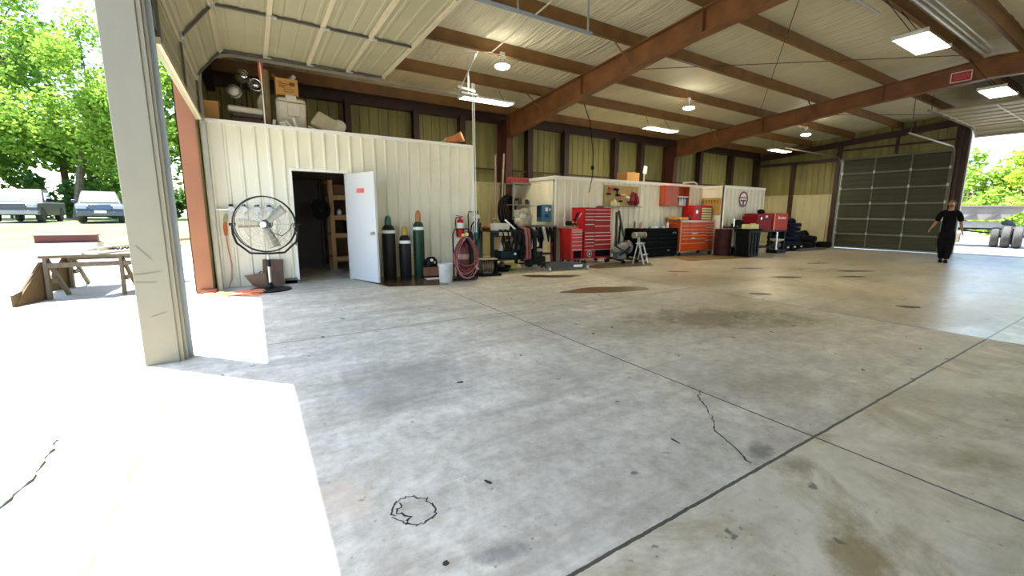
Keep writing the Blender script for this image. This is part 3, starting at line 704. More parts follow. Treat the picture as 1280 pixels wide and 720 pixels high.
# emblem on the corner room
t = thing('round_emblem', 'oval brown ring emblem with a T on the white corner room', 'emblem', (14.37, 8.585, 1.87))
brown_red = M('brown red paint', (.22, .05, .035), .5, var=.05)
b = MB(); b.lathe([(.22, 0), (.22, .012), (.17, .012), (.17, 0)], axis='y', n=36)
ring = MB()
k = 40; R1, R0 = .265, .215
vs = []; 
for j in range(k):
    a = 2*PI*j/k
    for r, y in ((R1, 0), (R1, -.015), (R0, -.015), (R0, 0)): vs.append((r*math.cos(a)*1.0, y, r*math.sin(a)))
ring.add(vs, [(4*j+i, 4*((j+1) % k)+i, 4*((j+1) % k)+(i+1) % 4, 4*j+(i+1) % 4) for j in range(k) for i in range(4)])
obj('ring', ring, brown_red, t, smooth=False)
obj('disc', MB().lathe([(.216, 0), (.216, .006), (0, .006)], axis='y', n=36), white_paint, t, smooth=False)
b = MB(); b.bb((-.20, -.014, .035), (.20, -.006, .075)); b.bb((-.17, -.014, -.075), (.17, -.006, -.02)); b.prism([(-.05, -.02), (.05, -.02), (.035, -.21), (-.035, -.21)], 'y', -.014, -.006)
obj('letter', b, brown_red, t, smooth=False)

# ------------------------------------------------------------------ things stored on the partition deck
DK = PZ-.07
def softbox(name, dims, mt, parent, loc=(0,0,0), rot=None, r=.05, sub=True):
    mb = MB().box((0, 0, 0), dims, None); R = (rot or Matrix()).to_4x4(); mb.xf(Matrix.Translation(loc) @ R)
    return obj(name, mb, mt, parent, bevel=r, seg=4)
E3 = lambda x, y, z: Matrix.Rotation(rad(z), 3, 'Z') @ Matrix.Rotation(rad(y), 3, 'Y') @ Matrix.Rotation(rad(x), 3, 'X')
tag(obj('carton', MB().bb((-.53, 9.12, DK), (-.33, 9.42, 3.12)).bb((-.54, 9.11, 3.10), (-.32, 9.43, 3.125)), cardboard, bevel=.006), 'plain brown carton in the corner above the partition end', 'carton')
t = thing('seat_cushion', 'dusty tan seat cushion stack lying on the partition top', 'cushion', (.05, 9.38, DK))
softbox('cushion', (.52, .4, .10), offwhite, t, (0, 0, .33), E3(3, 2, 0), .04); softbox('cushion', (.46, .36, .07), M('dark cushion', (.1, .08, .06), .8), t, (.03, 0, .235), None, .03)
softbox('cushion_base', (.44, .3, .2), dark_rust, t, (0, 0, .1), None, .02)
for i, (x, y, z, q) in enumerate(((.045, 9.5, 3.67, .10), (.22, 9.5, 3.55, .10), (-.09, 9.45, 3.38, .10))):
    t = thing('work_lamp', ['round chrome lamp, topmost of the three above the tan cushion', 'round chrome lamp facing outward next to the leaning roll', 'pale round lamp lowest above the tan cushion'][i], 'lamp', (x, y, z))
    t.rotation_euler = (rad([-4, 2, -8][i]), 0, rad([18, 20, -12][i]))
    obj('reflector', MB().lathe([(.02, -.10), (.05, -.09), (.085, -.02), (q, .05), (q, .055), (.08, -.01), (.045, -.07), (0, -.075)] if i < 2 else [(.02, -.1), (.08, -.05), (q, .04), (q*.95, .05), (.05, .06), (0, .062)], axis='y', n=24).xf(Matrix.Rotation(PI, 4, 'Z') if False else Matrix()), chrome if i < 2 else M('pale lamp lens', (.6, .58, .5), .3), t)
    obj('rim', MB().tube([(q*math.cos(2*PI*j/20), -.052, q*math.sin(2*PI*j/20)) for j in range(20)], .009, 6, closed=True), chrome, t)
    obj('mount_post', MB().tube([(0, .08, -.02), (.0, .12, -.25), (0, .12, DK-z)], .014, 6), dark_rust, t)
t = thing('carpet_roll', 'tan rolled carpet leaning upright beside the lamps', 'roll', (.40, 9.55, DK))
obj('roll', MB().tube([(-.05, -.1, 0), (-.03, 0, .5), (.0, .15, 1.14)], [.085, .09, .075], 12), M('tan canvas', (.34, .27, .15), .85, var=.2), t)
obj('loose_flap', MB().prism([(-.17, .1), (-.02, .1), (-.05, .62), (-.10, .68), (-.16, .55)], 'y', -.13, -.09), M('pale canvas flap', (.45, .38, .26), .8), t, bevel=.02)
t = thing('vehicle_seat', 'big cream vehicle seat upright on the partition top', 'seat', (.77, 9.42, DK))
softbox('seat_back', (.50, .20, .60), offwhite, t, (0, 0, .36), E3(6, 0, 3), .08)
softbox('headrest', (.18, .10, .14), offwhite, t, (.0, -.08, .63), E3(6, 0, 3), .03)
softbox('pocket_flap', (.20, .03, .22), offwhite, t, (.03, -.125, .43), E3(6, 0, 3), .012)
obj('piping', MB().tube([(-.24, -.125, .57), (0, -.135, .565), (.25, -.12, .56)], .008, 6), M('tan piping', (.4, .25, .1), .6), t)
obj('seat_frame', MB().bb((-.2, -.1, 0), (.2, .12, .08)), dark_rust, t, bevel=.01)
t = thing('carton', 'printed brown carton with open flaps balanced on the vehicle seat', 'carton', (.72, 9.45, DK+.69))
obj('carton_body', MB().bb((-.18, -.14, .0), (.18, .14, .28)), M('orange brown carton', (.52, .27, .07), .8, var=.08), t, bevel=.004)
for q_, w_ in ((MB().bar((-.17, .0, .28), (-.12, .1, .33), .18, .004, up=(0, 1, .5)), 0), (MB().bar((.05, .1, .28), (.12, .14, .36), .14, .004, up=(0, 1, 0)), 0), (MB().bar((.06, -.06, .25), (.13, -.04, .36), .1, .06), 1)): obj('flap', q_, offwhite if w_ else cardboard, t, smooth=False)

pr = MB()
for k in range(4): pr.bb((-.13, -.143, .21-.03*k), (-.13+.05+.045*((k*3) % 4), -.1405, .222-.03*k))
for a_, c_ in (((-.05, .05), (.10, .058)), ((-.05, .095), (.10, .103)), ((-.05, .05), (-.043, .103)), ((.093, .05), (.10, .103)), ((.04, .16), (.13, .225))): pr.bb((a_[0], -.143, a_[1]), (c_[0], -.1405, c_[1]))
obj('print', pr, M('brown carton print', (.15, .06, .02), .7), t, smooth=False)
t = thing('vehicle_seat', 'cream seat tipped on its side at the partition edge', 'seat', (1.38, 9.35, DK))
softbox('seat_pad', (.42, .34, .12), M('stained cream vinyl', (.60, .53, .38), .5, var=.1, dirt='8a5a26', dirt_amt=.6), t, (-.06, -.02, .26), E3(60, 28, -12), .045)
softbox('seat_back', (.24, .30, .34), offwhite, t, (.18, .08, .20), E3(0, 30, 0), .10)
obj('seat_frame', MB().bb((-.1, -.05, 0), (.2, .2, .08)), dark_rust, t, bevel=.01)
for i, (x, z, s, rr) in enumerate(((.46, .13, (.05, .03, .13), 8), (.60, .13, (.10, .05, .09), -30), (.70, .13, (.19, .03, .04), 50), (.80, .15, (.05, .03, .24), -20), (1.08, .11, (.18, .04, .03), 20))):
    tag(obj('plastic_part', MB().box((x, 9.12, DK+z), s, E3(0, rr, 0)).bb((x-.02, 9.10, DK), (x+.02, 9.14, DK+z)), white_paint, bevel=.01),
        ['white plastic loop standing beside the pull rope', 'white plastic bracket at the foot of the large seat', 'white plastic arm leaning before the large seat', 'white slat leaning on the large cream seat', 'white strip lying between the two cream seats'][i], 'plastic part', 'loose white plastic parts on the partition top')
t = thing('clay_pipe', 'rusty orange pipe lying on its side on the partition top', 'pipe', (3.98, 9.14, DK))
obj('pipe_body', MB().tube([(-.22, .16, .15), (-.05, .06, .2), (.06, -.02, .25), (.10, -.05, .27)], [.075, .08, .10, .115], 14, cap=False).tube([(.10, -.05, .27), (.05, -.01, .245), (-.05, .06, .2)], [.10, .085, .07], 14), M('orange rust', (.48, .16, .05), .6, var=.25), t)
obj('cradle', MB().bb((-.1, -.02, 0), (.06, .12, .12)), dark_rust, t, smooth=False)
obj('wire', MB().tube([(-.2, .1, .2), (-.3, .05, .14), (-.42, .05, .1), (-.5, .08, .12)], .02, 6), M('dull cloth', (.3, .28, .2), .8), t)
tag(obj('cardboard_sheet', MB().bb((9.9, 9.75, 2.30), (10.45, 10.2, 2.62)), cardboard, bevel=.01), 'brown carton on top of the white workroom', 'carton')
t = thing('paper_tag', 'white paper notice propped on top of the workroom', 'notice', (10.62, 9.7, 2.30)); obj('notice_sheet', MB().box((.02, 0, .42), (.16, .01, .24), E3(0, 10, 0)), tape_white, t, smooth=False); obj('stick', MB().bb((-.02, .01, 0), (.02, .03, .4)), galv, t, smooth=False)
tag(obj('bent_tube', MB().tube([(12.1, 9.35, 2.36), (12.5, 9.4, 2.40), (12.75, 9.42, 2.42), (12.95, 9.45, 2.38), (13.0, 9.5, 2.33)], .03, 8), offwhite), 'cream bent tube lying on the workroom top', 'tube')

# ------------------------------------------------------------------ pedestal fan by the partition
t = thing('pedestal_fan', 'big round pedestal fan with cream blades before the white partition', 'fan', (.17, 8.28, 0), rad(-14))
ringm = black_steel
obj('base', MB().lathe([(.30, 0), (.31, .012), (.30, .024), (.05, .04), (.03, .07)], n=32), black_steel, t)
obj('pole', MB().cyl((0, 0, .05), (0, 0, .60), .022, n=12), M('worn silver pole', (.5, .48, .42), .35, .6), t)
obj('collar', MB().lathe([(.03, .40), (.034, .42), (.034, .5), (.03, .52)], n=12).lathe([(.05, .03), (.06, .06), (.03, .13)], n=12), black_steel, t)
R = .45; cz = 1.10
yk = [(-.47, 0, cz), (-.47, 0, cz-.16), (-.43, 0, cz-.30), (-.25, 0, cz-.47), (0, 0, cz-.485), (.25, 0, cz-.47), (.43, 0, cz-.30), (.47, 0, cz-.16), (.47, 0, cz)]
obj('yoke', MB().tube(yk, .017, 8), black_steel, t)
obj('pivot_knob', MB().cyl((-.51, 0, cz), (-.42, 0, cz), .022, n=8), black_steel, t); obj('pivot_knob', MB().cyl((.42, 0, cz), (.51, 0, cz), .022, n=8), black_steel, t)
cage = obj('cage', MB().tube([(R*math.cos(2*PI*k/48), -.045, cz+R*math.sin(2*PI*k/48)) for k in range(48)], .011, 6, closed=True).tube([(R*math.cos(2*PI*k/48), .045, cz+R*math.sin(2*PI*k/48)) for k in range(48)], .007, 6, closed=True), black_steel, t)
gw = MB()
for f, rr in ((-.125, (.12, .20, .28, .36, .42)), (.12, (.2, .34))):
    for r in rr: gw.tube([(r*math.cos(2*PI*k/36), f+(.02*(r/.45) if f < 0 else -.02*(r/.45)), cz+r*math.sin(2*PI*k/36)) for k in range(36)], .0028, 4, closed=True)
for k in range(24):
    a = 2*PI*k/24; gw.tube([(.06*math.cos(a), -.13, cz+.06*math.sin(a)), (R*math.cos(a), -.045, cz+R*math.sin(a))], .0022, 4)
    if k % 3 == 0: gw.tube([(.08*math.cos(a), .13, cz+.08*math.sin(a)), (R*math.cos(a), .045, cz+R*math.sin(a))], .004, 4)
obj('grille_wire', gw, M('fine grey wire', (.35, .34, .32), .4, .5), t)
obj('motor', MB().lathe([(.03, -.10), (.075, -.07), (.085, .06), (.06, .14), (.02, .15)], (0, .08, cz), 'y', 16), black_steel, t)
obj('hub_badge', MB().lathe([(.0, -.012), (.045, -.012), (.05, 0)], (0, -.128, cz), 'y', 16), tape_white, t)
for k in range(3):
    a0 = rad([-72, 42, 176][k]); bl = MB(); vs = []; n = 8
    for i in range(n+1):
        r = .08+.32*i/n; wd = math.atan2(.055+.03*i/n, r)
        for s in (-1, 1):
            a = a0+s*wd*(1.0 if s > 0 else .9); vs.append((r*math.cos(a), -.02+s*.035, cz+r*math.sin(a)))
    bl.add(vs, [(2*i, 2*i+1, 2*i+3, 2*i+2) for i in range(n)])
    o = obj('blade', bl, M('cream fan blade', (.28, .26, .19), .5, .1, var=.08), t); md = o.modifiers.new('solid', 'SOLIDIFY'); md.thickness = .004
obj('power_cable', MB().tube([(.03, .05, cz-.05), (.12, -.06, cz-.14), (.25, -.09, cz-.19), (.36, -.08, cz-.10), (.40, 0, cz+.02), (.44, .05, cz-.2), (.42, .05, cz-.36)], .007, 6), black_rubber, t)

# air line with regulators on the partition
t = thing('air_line', 'grey air pipe with round regulators on the partition behind the fan', 'air line', (-.05, PY-.035, 1.34))
obj('pipe', MB().cyl((-.45, -.02, 0), (.42, -.02, 0), .016, n=8), galv, t)
for k, x in enumerate((-.24, -.06, .13, .31)):
    o = obj('regulator', MB().lathe([(.05, -.02), (.055, .03), (.03, .05)], (x, -.03, 0), 'y', 16).cyl((x, -.03, -.09), (x, -.03, .05), .022, n=8), M('pale regulator', (.62, .62, .6), .4, .3), t)
    obj('knob', MB().lathe([(.03, .05), (.035, .07), (.02, .085)], (x, -.03, 0), 'z', 10), black_steel, o)
t = thing('air_gun', 'orange handled air gun hanging on a hose by the partition corner', 'air gun', (-.40, PY-.06, 1.0))
obj('grip', MB().tube([(0, 0, -.10), (0, 0, .06), (.01, 0, .13)], [.022, .026, .02], 8), M('orange plastic', (.55, .12, .02), .45), t)
obj('coupling', MB().tube([(.01, 0, .13), (.02, 0, .19), (.03, .0, .26)], [.025, .03, .02], 8), M('green coupling', (.3, .36, .2), .5), t)
obj('hose', MB().tube([(0, 0, -.10), (.01, .0, -.3), (.04, .0, -.6), (.02, 0, -.85), (-.03, -.05, -.985)], .009, 6), M('faded pink hose', (.55, .2, .16), .6), t)
cord_pts = []; q = random.Random(5)
for k in range(90):
    a = k*.62; r = .12+.10*q.random(); cord_pts.append((-.30+.20*math.cos(a*.37)+r*math.cos(a), 7.98+.09*math.sin(a*.23)+r*.55*math.sin(a), .012+.05*q.random()))
cord_pts += [(-.55, 8.05, .012), (-.62, 8.2, .012)]
tag(obj('extension_cord', MB().tube(cord_pts, .008, 5), M('orange extension cord', (.75, .20, .08), .5, var=.05)), 'tangled orange extension cord on the floor before the fan', 'cord')

# steel plates leaning on the partition
tag(obj('steel_plate', MB().box((.24, 8.80, .235), (.32, .012, .47), E3(-14, 3, 0)), dark_rust), 'dark rectangular steel plate leaning behind the fan pole', 'plate')
t = thing('scoop_plate', 'brown curved steel scoop lying low by the fan base', 'scoop', (-.0, 8.72, 0))
obj('scoop_blade', MB().prism([(-.20, .22), (.12, .25), (.14, .02), (.02, .0), (-.10, .06)], 'y', -.02, .0).prism([(-.10, .06), (.02, 0), (.14, .02), (.14, .03), (.02, .012), (-.09, .07)], 'y', -.14, 0), M('brown steel scoop', (.19, .11, .065), .55, .3, var=.25), t)
obj('grip', MB().tube([(.0, -.01, .2), (.05, .02, .27), (.11, .0, .24)], .012, 6), dark_rust, t)

# ------------------------------------------------------------------ gas cylinders
def cylinder(x, y, r, hb, ht, mt, capm, label, band=True):
    t = thing('gas_cylinder', label, 'gas cylinder', (x, y, 0), group='gas cylinders along the partition')
    obj('cylinder_body', MB().lathe([(r*.93, 0), (r, .02), (r, hb-.13), (r*.93, hb-.06), (r*.72, hb-.01), (r*.42, hb+.02), (r*.36, hb+.04)], n=24), mt, t)
    if band: obj('shoulder_label', MB().lathe([(r*1.006, hb-.15), (r*1.006, hb-.125), (r*.97, hb-.09)], n=24), tape_white, t)
    h = ht-hb
    obj('cylinder_cap', MB().lathe([(r*.50, hb+.0), (r*.52, hb+.03), (r*.50, hb+h*.55), (r*.40, hb+h*.85), (r*.16, ht), (0, ht)], n=16), capm, t)
    return t
brownblack = M('dark brown cylinder paint', (.012, .009, .005), .45, var=.2, spec=.25)
cylinder(2.22, 8.52, .127, 1.06, 1.25, brownblack, M('green cap', (.02, .12, .06), .4), 'dark cylinder with green cap nearest the open white door')
cylinder(2.50, 8.40, .113, .86, 1.06, M('black cylinder paint', (.007, .007, .009), .45, var=.15, spec=.25), M('gold cap', (.42, .25, .04), .4), 'short black cylinder with gold cap')
cylinder(2.80, 8.46, .110, 1.12, 1.36, green_paint, M('copper brown cap', (.42, .16, .04), .4), 'tall green cylinder with copper cap')

t = thing('air_compressor', 'small dark compressor with brown front beside the green cylinder', 'compressor', (3.00, 8.42, 0), rad(-8))
obj('base', MB().bb((-.18, -.16, 0), (.18, .16, .04)), black_rubber, t, bevel=.01)
obj('front_panel', MB().bb((-.16, -.165, .04), (.17, -.12, .22)), M('brown leather front', (.20, .075, .04), .5, var=.3), t, bevel=.01)
obj('tank', MB().tube([(-.17, .02, .16), (-.15, .02, .16), (.15, .02, .16), (.17, .02, .16)], [.04, .11, .11, .04], 16), black_steel, t)
obj('motor', MB().lathe([(.04, .20), (.09, .24), (.085, .36), (.04, .41)], n=14).ball((.07, -.02, .37), .05), black_steel, t)
obj('hose_coil', MB().tube([(.02+.12*math.cos(a*.6), -.06+.012*a/6, .30+.11*math.sin(a*.6)) for a in range(32)], .014, 6), black_rubber, t)
obj('gauge', MB().lathe([(.03, 0), (.03, .02), (0, .022)], (.02, -.13, .36), 'y', 12), tape_white, t)
tag(obj('white_sheet', MB().bb((2.82, 8.02, 0), (3.25, 8.24, .015)), white_paint, bevel=.004), 'white flat panel on the floor before the small compressor', 'panel')
t = thing('plastic_bucket', 'white plastic bucket on the floor by the torch cart', 'bucket', (3.03, 7.62, 0))
obj('bucket_body', MB().lathe([(.115, 0), (.12, .01), (.138, .33), (.145, .335), (.145, .36), (.132, .36), (.112, .02), (0, .02)], n=24), M('white bucket plastic', (.58, .56, .51), .4, var=.06, dirt='6b6350', dirt_amt=.5), t)
obj('bucket_handle', MB().tube([(-.145, 0, .31), (-.10, -.12, .26), (0, -.155, .22), (.10, -.12, .26), (.145, 0, .31)], .004, 5), galv, t)

# torch cart with hoses
t = thing('torch_cart', 'torch cart with red acetylene tank wrapped in looped red hoses', 'cart', (3.45, 7.72, 0), rad(-10))
obj('cart_frame', MB().bb((-.24, -.16, .03), (.24, .16, .06)).tube([(-.17, .14, .05), (-.17, .16, .9), (-.13, .16, 1.0), (.13, .16, 1.0), (.17, .16, .9), (.17, .14, .05)], .014, 6).bb((-.18, .13, .42), (.18, .15, .46)), black_steel, t, smooth=False)
for s in (-1, 1): obj('wheel', MB().lathe([(.03, -.03), (.09, -.03), (.10, -.015), (.10, .015), (.09, .03), (.03, .03)], (s*.27, .10, .10), 'x', 16), black_rubber, t)
tk = obj('acetylene_tank', MB().lathe([(.11, .06), (.125, .08), (.125, .62), (.11, .70), (.06, .76), (.04, .80)], (-.02, 0, 0), n=20), M('maroon tank', (.085, .010, .009), .35, var=.15, spec=.35), t)
obj('tank_label', MB().lathe([(.127, .42), (.127, .52)], (-.02, 0, 0), n=20), M('worn tank label', (.4, .22, .18), .5), tk)
obj('oxygen_tank', MB().lathe([(.08, .06), (.085, .08), (.085, .85), (.06, .93), (.03, .96)], (.14, .06, 0), n=16), black_steel, t)
obj('valve', MB().cyl((-.02, 0, .78), (-.02, 0, .90), .02, n=8).lathe([(.035, 0), (.035, .03)], (-.02, -.05, .88), 'y', 12).lathe([(.035, 0), (.035, .03)], (.06, -.05, .90), 'y', 12), M('brass valve', (.5, .36, .14), .3, .9), t)
q = random.Random(11)
for k in range(9):
    rx, rz = .20+.012*q.randint(-3, 3), .36+.02*q.randint(-4, 2); cx = q.uniform(-.03, .03); cy = -.15-.012*k; top = .86
    pts = [(cx+rx*(math.sin(a)*(1-.35*max(0, math.cos(a)))), cy+.02*math.sin(2*a+k), top-rz+rz*math.cos(a)) for a in [2*PI*j/26 for j in range(26)]]
    obj('hose', MB().tube(pts, .010, 6, closed=True), hose_red if k % 3 else M('pale pink hose', (.42, .2, .17), .5), t)
t = thing('fire_extinguisher', 'red fire extinguisher hung on the end of the white partition', 'fire extinguisher', (3.86, PY-.14, .80))
obj('cylinder', MB().lathe([(.075, -.02), (.085, 0), (.085, .30), (.06, .36), (.03, .38)], n=18), bright_red, t)
obj('label_band', MB().lathe([(.0865, .17), (.0865, .30)], n=18), tape_white, t)
obj('handle', MB().cyl((0, 0, .37), (0, 0, .42), .025, n=8).bar((-.10, -.03, .46), (.06, .0, .43), .025, .012).bar((-.09, -.03, .42), (.05, 0, .41), .025, .012), red_paint, t)
obj('hose', MB().tube([(-.03, -.02, .42), (-.11, -.03, .40), (-.13, -.04, .3), (-.11, -.05, .12), (-.10, -.05, .02)], .012, 6), black_rubber, t)
obj('bracket', MB().bb((-.03, .085, 0), (.03, .14, .3)), galv, t, smooth=False)

# ------------------------------------------------------------------ welding table and clutter between the two white walls
t = thing('hand_truck', 'green tank strapped on a black hand truck against the partition corner', 'hand truck', (4.15, 8.62, 0), rad(-12))
obj('tank', MB().tube([(0.10, -.05, .10), (.09, -.04, .14), (.03, .02, 1.0), (.02, .03, 1.07), (.015, .03, 1.13)], [.05, .075, .075, .05, .02], 16), M('sea green tank', (.02, .06, .042), .4, spec=.3), t)
obj('frame', MB().tube([(-.10, .05, .06), (-.14, .12, 1.25), (-.12, .13, 1.34), (.08, .13, 1.34), (.10, .12, 1.25), (.14, .05, .06)], .014, 6).bb((-.16, -.2, .03), (.18, .06, .05)), black_steel, t)
obj('regulator', MB().lathe([(.045, 0), (.045, .03), (0, .032)], (-.05, .0, 1.30), 'y', 14).lathe([(.045, 0), (.045, .03), (0, .032)], (.06, .0, 1.24), 'y', 14).cyl((.015, .03, 1.1), (.015, .03, 1.22), .02), M('grey gauge', (.45, .46, .45), .4, .4), t)
for s in (-1, 1): obj('wheel', MB().lathe([(.02, -.02), (.10, -.02), (.10, .02), (.02, .02)], (s*.19, .06, .10), 'x', 16), black_rubber, t)
obj('cable', MB().tube([(.02, 0, 1.2), (-.10, -.05, 1.05), (-.14, -.06, .8), (-.05, -.08, .55), (.06, -.08, .8), (.1, -.05, 1.1)], .014, 6), black_rubber, t)
t = thing('motor_reel', 'dark electric motor lying on a wooden block beside the torch cart', 'motor', (4.16, 8.02, 0), rad(-12))
obj('base', MB().bb((-.24, -.14, 0), (.24, .14, .05)), black_rubber, t, bevel=.006)
obj('motor_body', MB().tube([(-.20, 0, .20), (-.18, 0, .20), (.08, 0, .20), (.10, 0, .20)], [.08, .13, .13, .08], 18).bb((-.15, -.09, .05), (.05, .09, .1)), M('brown grey motor', (.10, .075, .055), .45, .3), t)
fins = MB()
for k in range(5): fins.tube([(-.15+.05*k, .136*math.cos(2*PI*j/20), .20+.136*math.sin(2*PI*j/20)) for j in range(20)], .008, 5, closed=True)
obj('cooling_fin', fins, M('dull bronze', (.28, .2, .1), .45, .4), t)
obj('pulley', MB().lathe([(.02, .10), (.15, .12), (.13, .14), (.15, .16), (.02, .17)], (0, 0, .20), 'x', 20), black_steel, t)
obj('top_board', MB().bb((-.22, -.13, .345), (.16, .10, .37)), M('tan board', (.34, .26, .13), .6), t, bevel=.003)

t = thing('welding_table', 'black steel welding table on casters crowded with tools', 'table', (4.99, 8.62, 0))
obj('tabletop', MB().bb((-.58, -.32, .90), (.62, .34, .93)), M('dark steel top', (.03, .028, .025), .55, .4), t, bevel=.003)
for x in (-.57, .57):
    for y in (-.27, .29): obj('leg', MB().bb((x-.03, y-.03, .12), (x+.03, y+.03, .90)), black_steel, t, smooth=False)
obj('lower_shelf', MB().bb((-.6, -.3, .26), (.6, .32, .29)), black_steel, t, smooth=False)
obj('rail', MB().bb((-.62, -.34, .80), (.62, -.31, .9)), black_steel, t, smooth=False)
obj('drawer', MB().bb((-.44, -.36, .82), (-.14, .0, .90)), M('tan wood drawer', (.40, .3, .2), .6), t, bevel=.004)
for x in (-.57, .57):
    for y in (-.27, .29):
        o = obj('caster', MB().lathe([(.02, -.022), (.075, -.022), (.08, 0), (.075, .022), (.02, .022)], (x, y, .08), 'x', 16), M('pale caster wheel', (.35, .33, .28), .5), t)
        obj('caster_fork', MB().bb((x-.035, y-.02, .08), (x-.026, y+.02, .14)).bb((x+.026, y-.02, .08), (x+.035, y+.02, .14)).bb((x-.035, y-.03, .13), (x+.035, y+.03, .145)), galv, o, smooth=False)
tag(obj('tool_case', MB().bb((4.52, 8.40, .93), (4.90, 8.62, 1.07)).bb((4.51, 8.39, 1.065), (4.91, 8.63, 1.085)), M('pale paint tin box', (.62, .58, .47), .5, dirt='4a3a2a', dirt_amt=.6), bevel=.006), 'pale cardboard box of parts on the welding table', 'box')
for i, (x, y, w, c) in enumerate(((4.46, 8.75, .10, '7a2a1a'), (4.60, 8.78, .12, '8a4a2a'), (4.72, 8.82, .16, '6a3d20'))):
    tag(obj('rag', MB().ball((x, y, .975+.0*i), (w, w*.8, .05), 9, 5), M('rag '+c, c, .9, var=.2)), ['maroon rag at the corner of the welding table', 'brown rag behind the pale parts box', 'rust coloured rag farthest back on the welding table'][i], 'rag', 'rags on the welding table')
tag(obj('steel_bar', MB().bar((4.86, 8.55, 1.17), (5.08, 8.46, .955), .035, .035), tape_white), 'shiny white bar leaning on the welding table', 'bar')
t = thing('bench_vise', 'bench vise with black jaws standing on the welding table', 'vise', (4.98, 8.80, .93))
obj('vise_body', MB().bb((-.06, -.08, 0), (.06, .08, .05)).bb((-.04, -.05, .05), (.04, .10, .17)).bb((-.05, -.15, .10), (.05, -.09, .19)), black_steel, t, bevel=.008); obj('vise_handle', MB().cyl((-.09, -.19, .13), (.09, -.19, .13), .008), chrome, t); obj('vise_screw', MB().cyl((0, -.2, .13), (0, .05, .13), .016), chrome, t)
t = thing('paint_gun', 'chrome spray gun cup standing on the welding table', 'spray gun', (4.80, 8.9, .93)); obj('cup', MB().lathe([(.05, 0), (.05, .12), (.03, .16)], n=14), chrome, t); obj('gun_body', MB().tube([(0, 0, .16), (0, -.02, .22), (-.07, -.06, .25)], .02, 8).tube([(0, -.02, .22), (.05, .05, .17)], .016, 8), chrome, t)
t = thing('canvas_bundle', 'crumpled tan welding blanket heaped on the table end', 'blanket', (5.38, 8.62, .93))
cb = MB(); q = random.Random(4)
for k in range(9): cb.ball((q.uniform(-.12, .12), q.uniform(-.1, .1), .10+q.uniform(0, .34)), (q.uniform(.08, .14), q.uniform(.07, .12), q.uniform(.08, .13)), 9, 6)
obj('blanket_fold', cb, M('grey tan canvas', (.33, .27, .19), .7, var=.35, scale=10), t)
obj('silver_fold', MB().ball((-.06, -.12, .32), (.09, .05, .11), 8, 5).ball((.06, -.1, .42), (.07, .05, .06), 8, 5), M('silver foil', (.45, .42, .36), .5, .5), t)
for i, (x, y0, c, r) in enumerate(((5.16, 8.28, 'lead', .028), (5.23, 8.26, 'a', .03), (5.30, 8.25, 'b', .032), (5.42, 8.27, 'lead', .026))):
    mt = {'lead': black_rubber, 'a': M('pinkish red hose', (.33, .08, .06), .5), 'b': M('brown red hose', (.22, .05, .035), .5)}[c]
    tag(obj('hanging_hose', MB().tube([(x, 8.5, 1.0), (x, y0-.01, .95), (x+.01, y0-.04, .80), (x+.03, y0-.03, .5), (x+.06, y0, .28), (x+.0, y0+.02, .26), (x-.03, y0+.02, .5), (x-.01, y0+.0, .9)], r, 8), mt),
        ['black welding lead hanging over the table front', 'pinkish hose draped over the end of the welding table', 'brown red hose draped over the end of the welding table', 'black cable hanging at the corner of the welding table'][i], 'hose', 'hoses draped over the welding table')
tag(obj('yellow_toe_board', MB().prism([(-.30, 0), (.34, 0), (.34, .10), (.2, .14), (-.30, .14)], 'y', -.04, .04).xf(Matrix.Translation((4.98, 8.78, 0))), yellow, bevel=.01), 'yellow steel channel on the floor under the welding table', 'channel')
t = thing('welder', 'dark blue green welding machine on the lower table shelf', 'welder', (4.95, 8.62, .29))
obj('case', MB().bb((-.28, -.2, 0), (.30, .22, .18)), M('dark teal case', (.006, .018, .02), .55, spec=.2), t, bevel=.012); obj('case_handle', MB().tube([(-.15, 0, .17), (-.15, 0, .23), (.15, 0, .23), (.15, 0, .17)], .01, 6), black_steel, t); obj('dial', MB().lathe([(.03, 0), (.03, .02)], (.1, -.22, .10), 'y', 12), tape_white, t)
tag(obj('water_jug', MB().lathe([(.05, 0), (.055, .01), (.055, .11), (.02, .17), (.02, .19), (0, .19)], (4.72, 8.5, .47), n=14), M('cloudy jug', (.5, .5, .46), .3)), 'cloudy jug standing on the welding machine', 'jug')
q = random.Random(14)
for i in range(5):
    x = 4.62+.13*i
    tag(obj('welding_cable', MB().tube([(x, 8.5, .96), (x+.02, 8.27, .93), (x+.05, 8.24, .74-.03*i), (x+.10, 8.245, .52-.04*(i % 3)), (x+.16, 8.25, .70), (x+.17, 8.28, .92)], .018, 6), black_rubber), 'black welding cable looped over the front of the welding table', 'cable', 'black cables looped over the welding table')
t = thing('black_case', 'black tool case standing on the rear of the welding table', 'case', (5.22, 8.84, .93)); obj('case_body', MB().bb((-.18, -.08, 0), (.16, .1, .24)), dark_plastic, t, bevel=.012); obj('case_handle', MB().tube([(-.08, 0, .23), (-.08, 0, .29), (.06, 0, .29), (.06, 0, .23)], .01, 6), black_rubber, t)
t = thing('oil_pan', 'black drain pan and can pushed under the welding table', 'pan', (4.75, 8.5, 0)); obj('pan', MB().lathe([(.16, 0), (.22, .12), (.21, .12), (.15, .015)], n=20), black_rubber, t); obj('can', MB().lathe([(.06, .02), (.06, .2), (.02, .23), (0, .23)], n=14), M('dull brown can', (.1, .06, .03), .5), t)
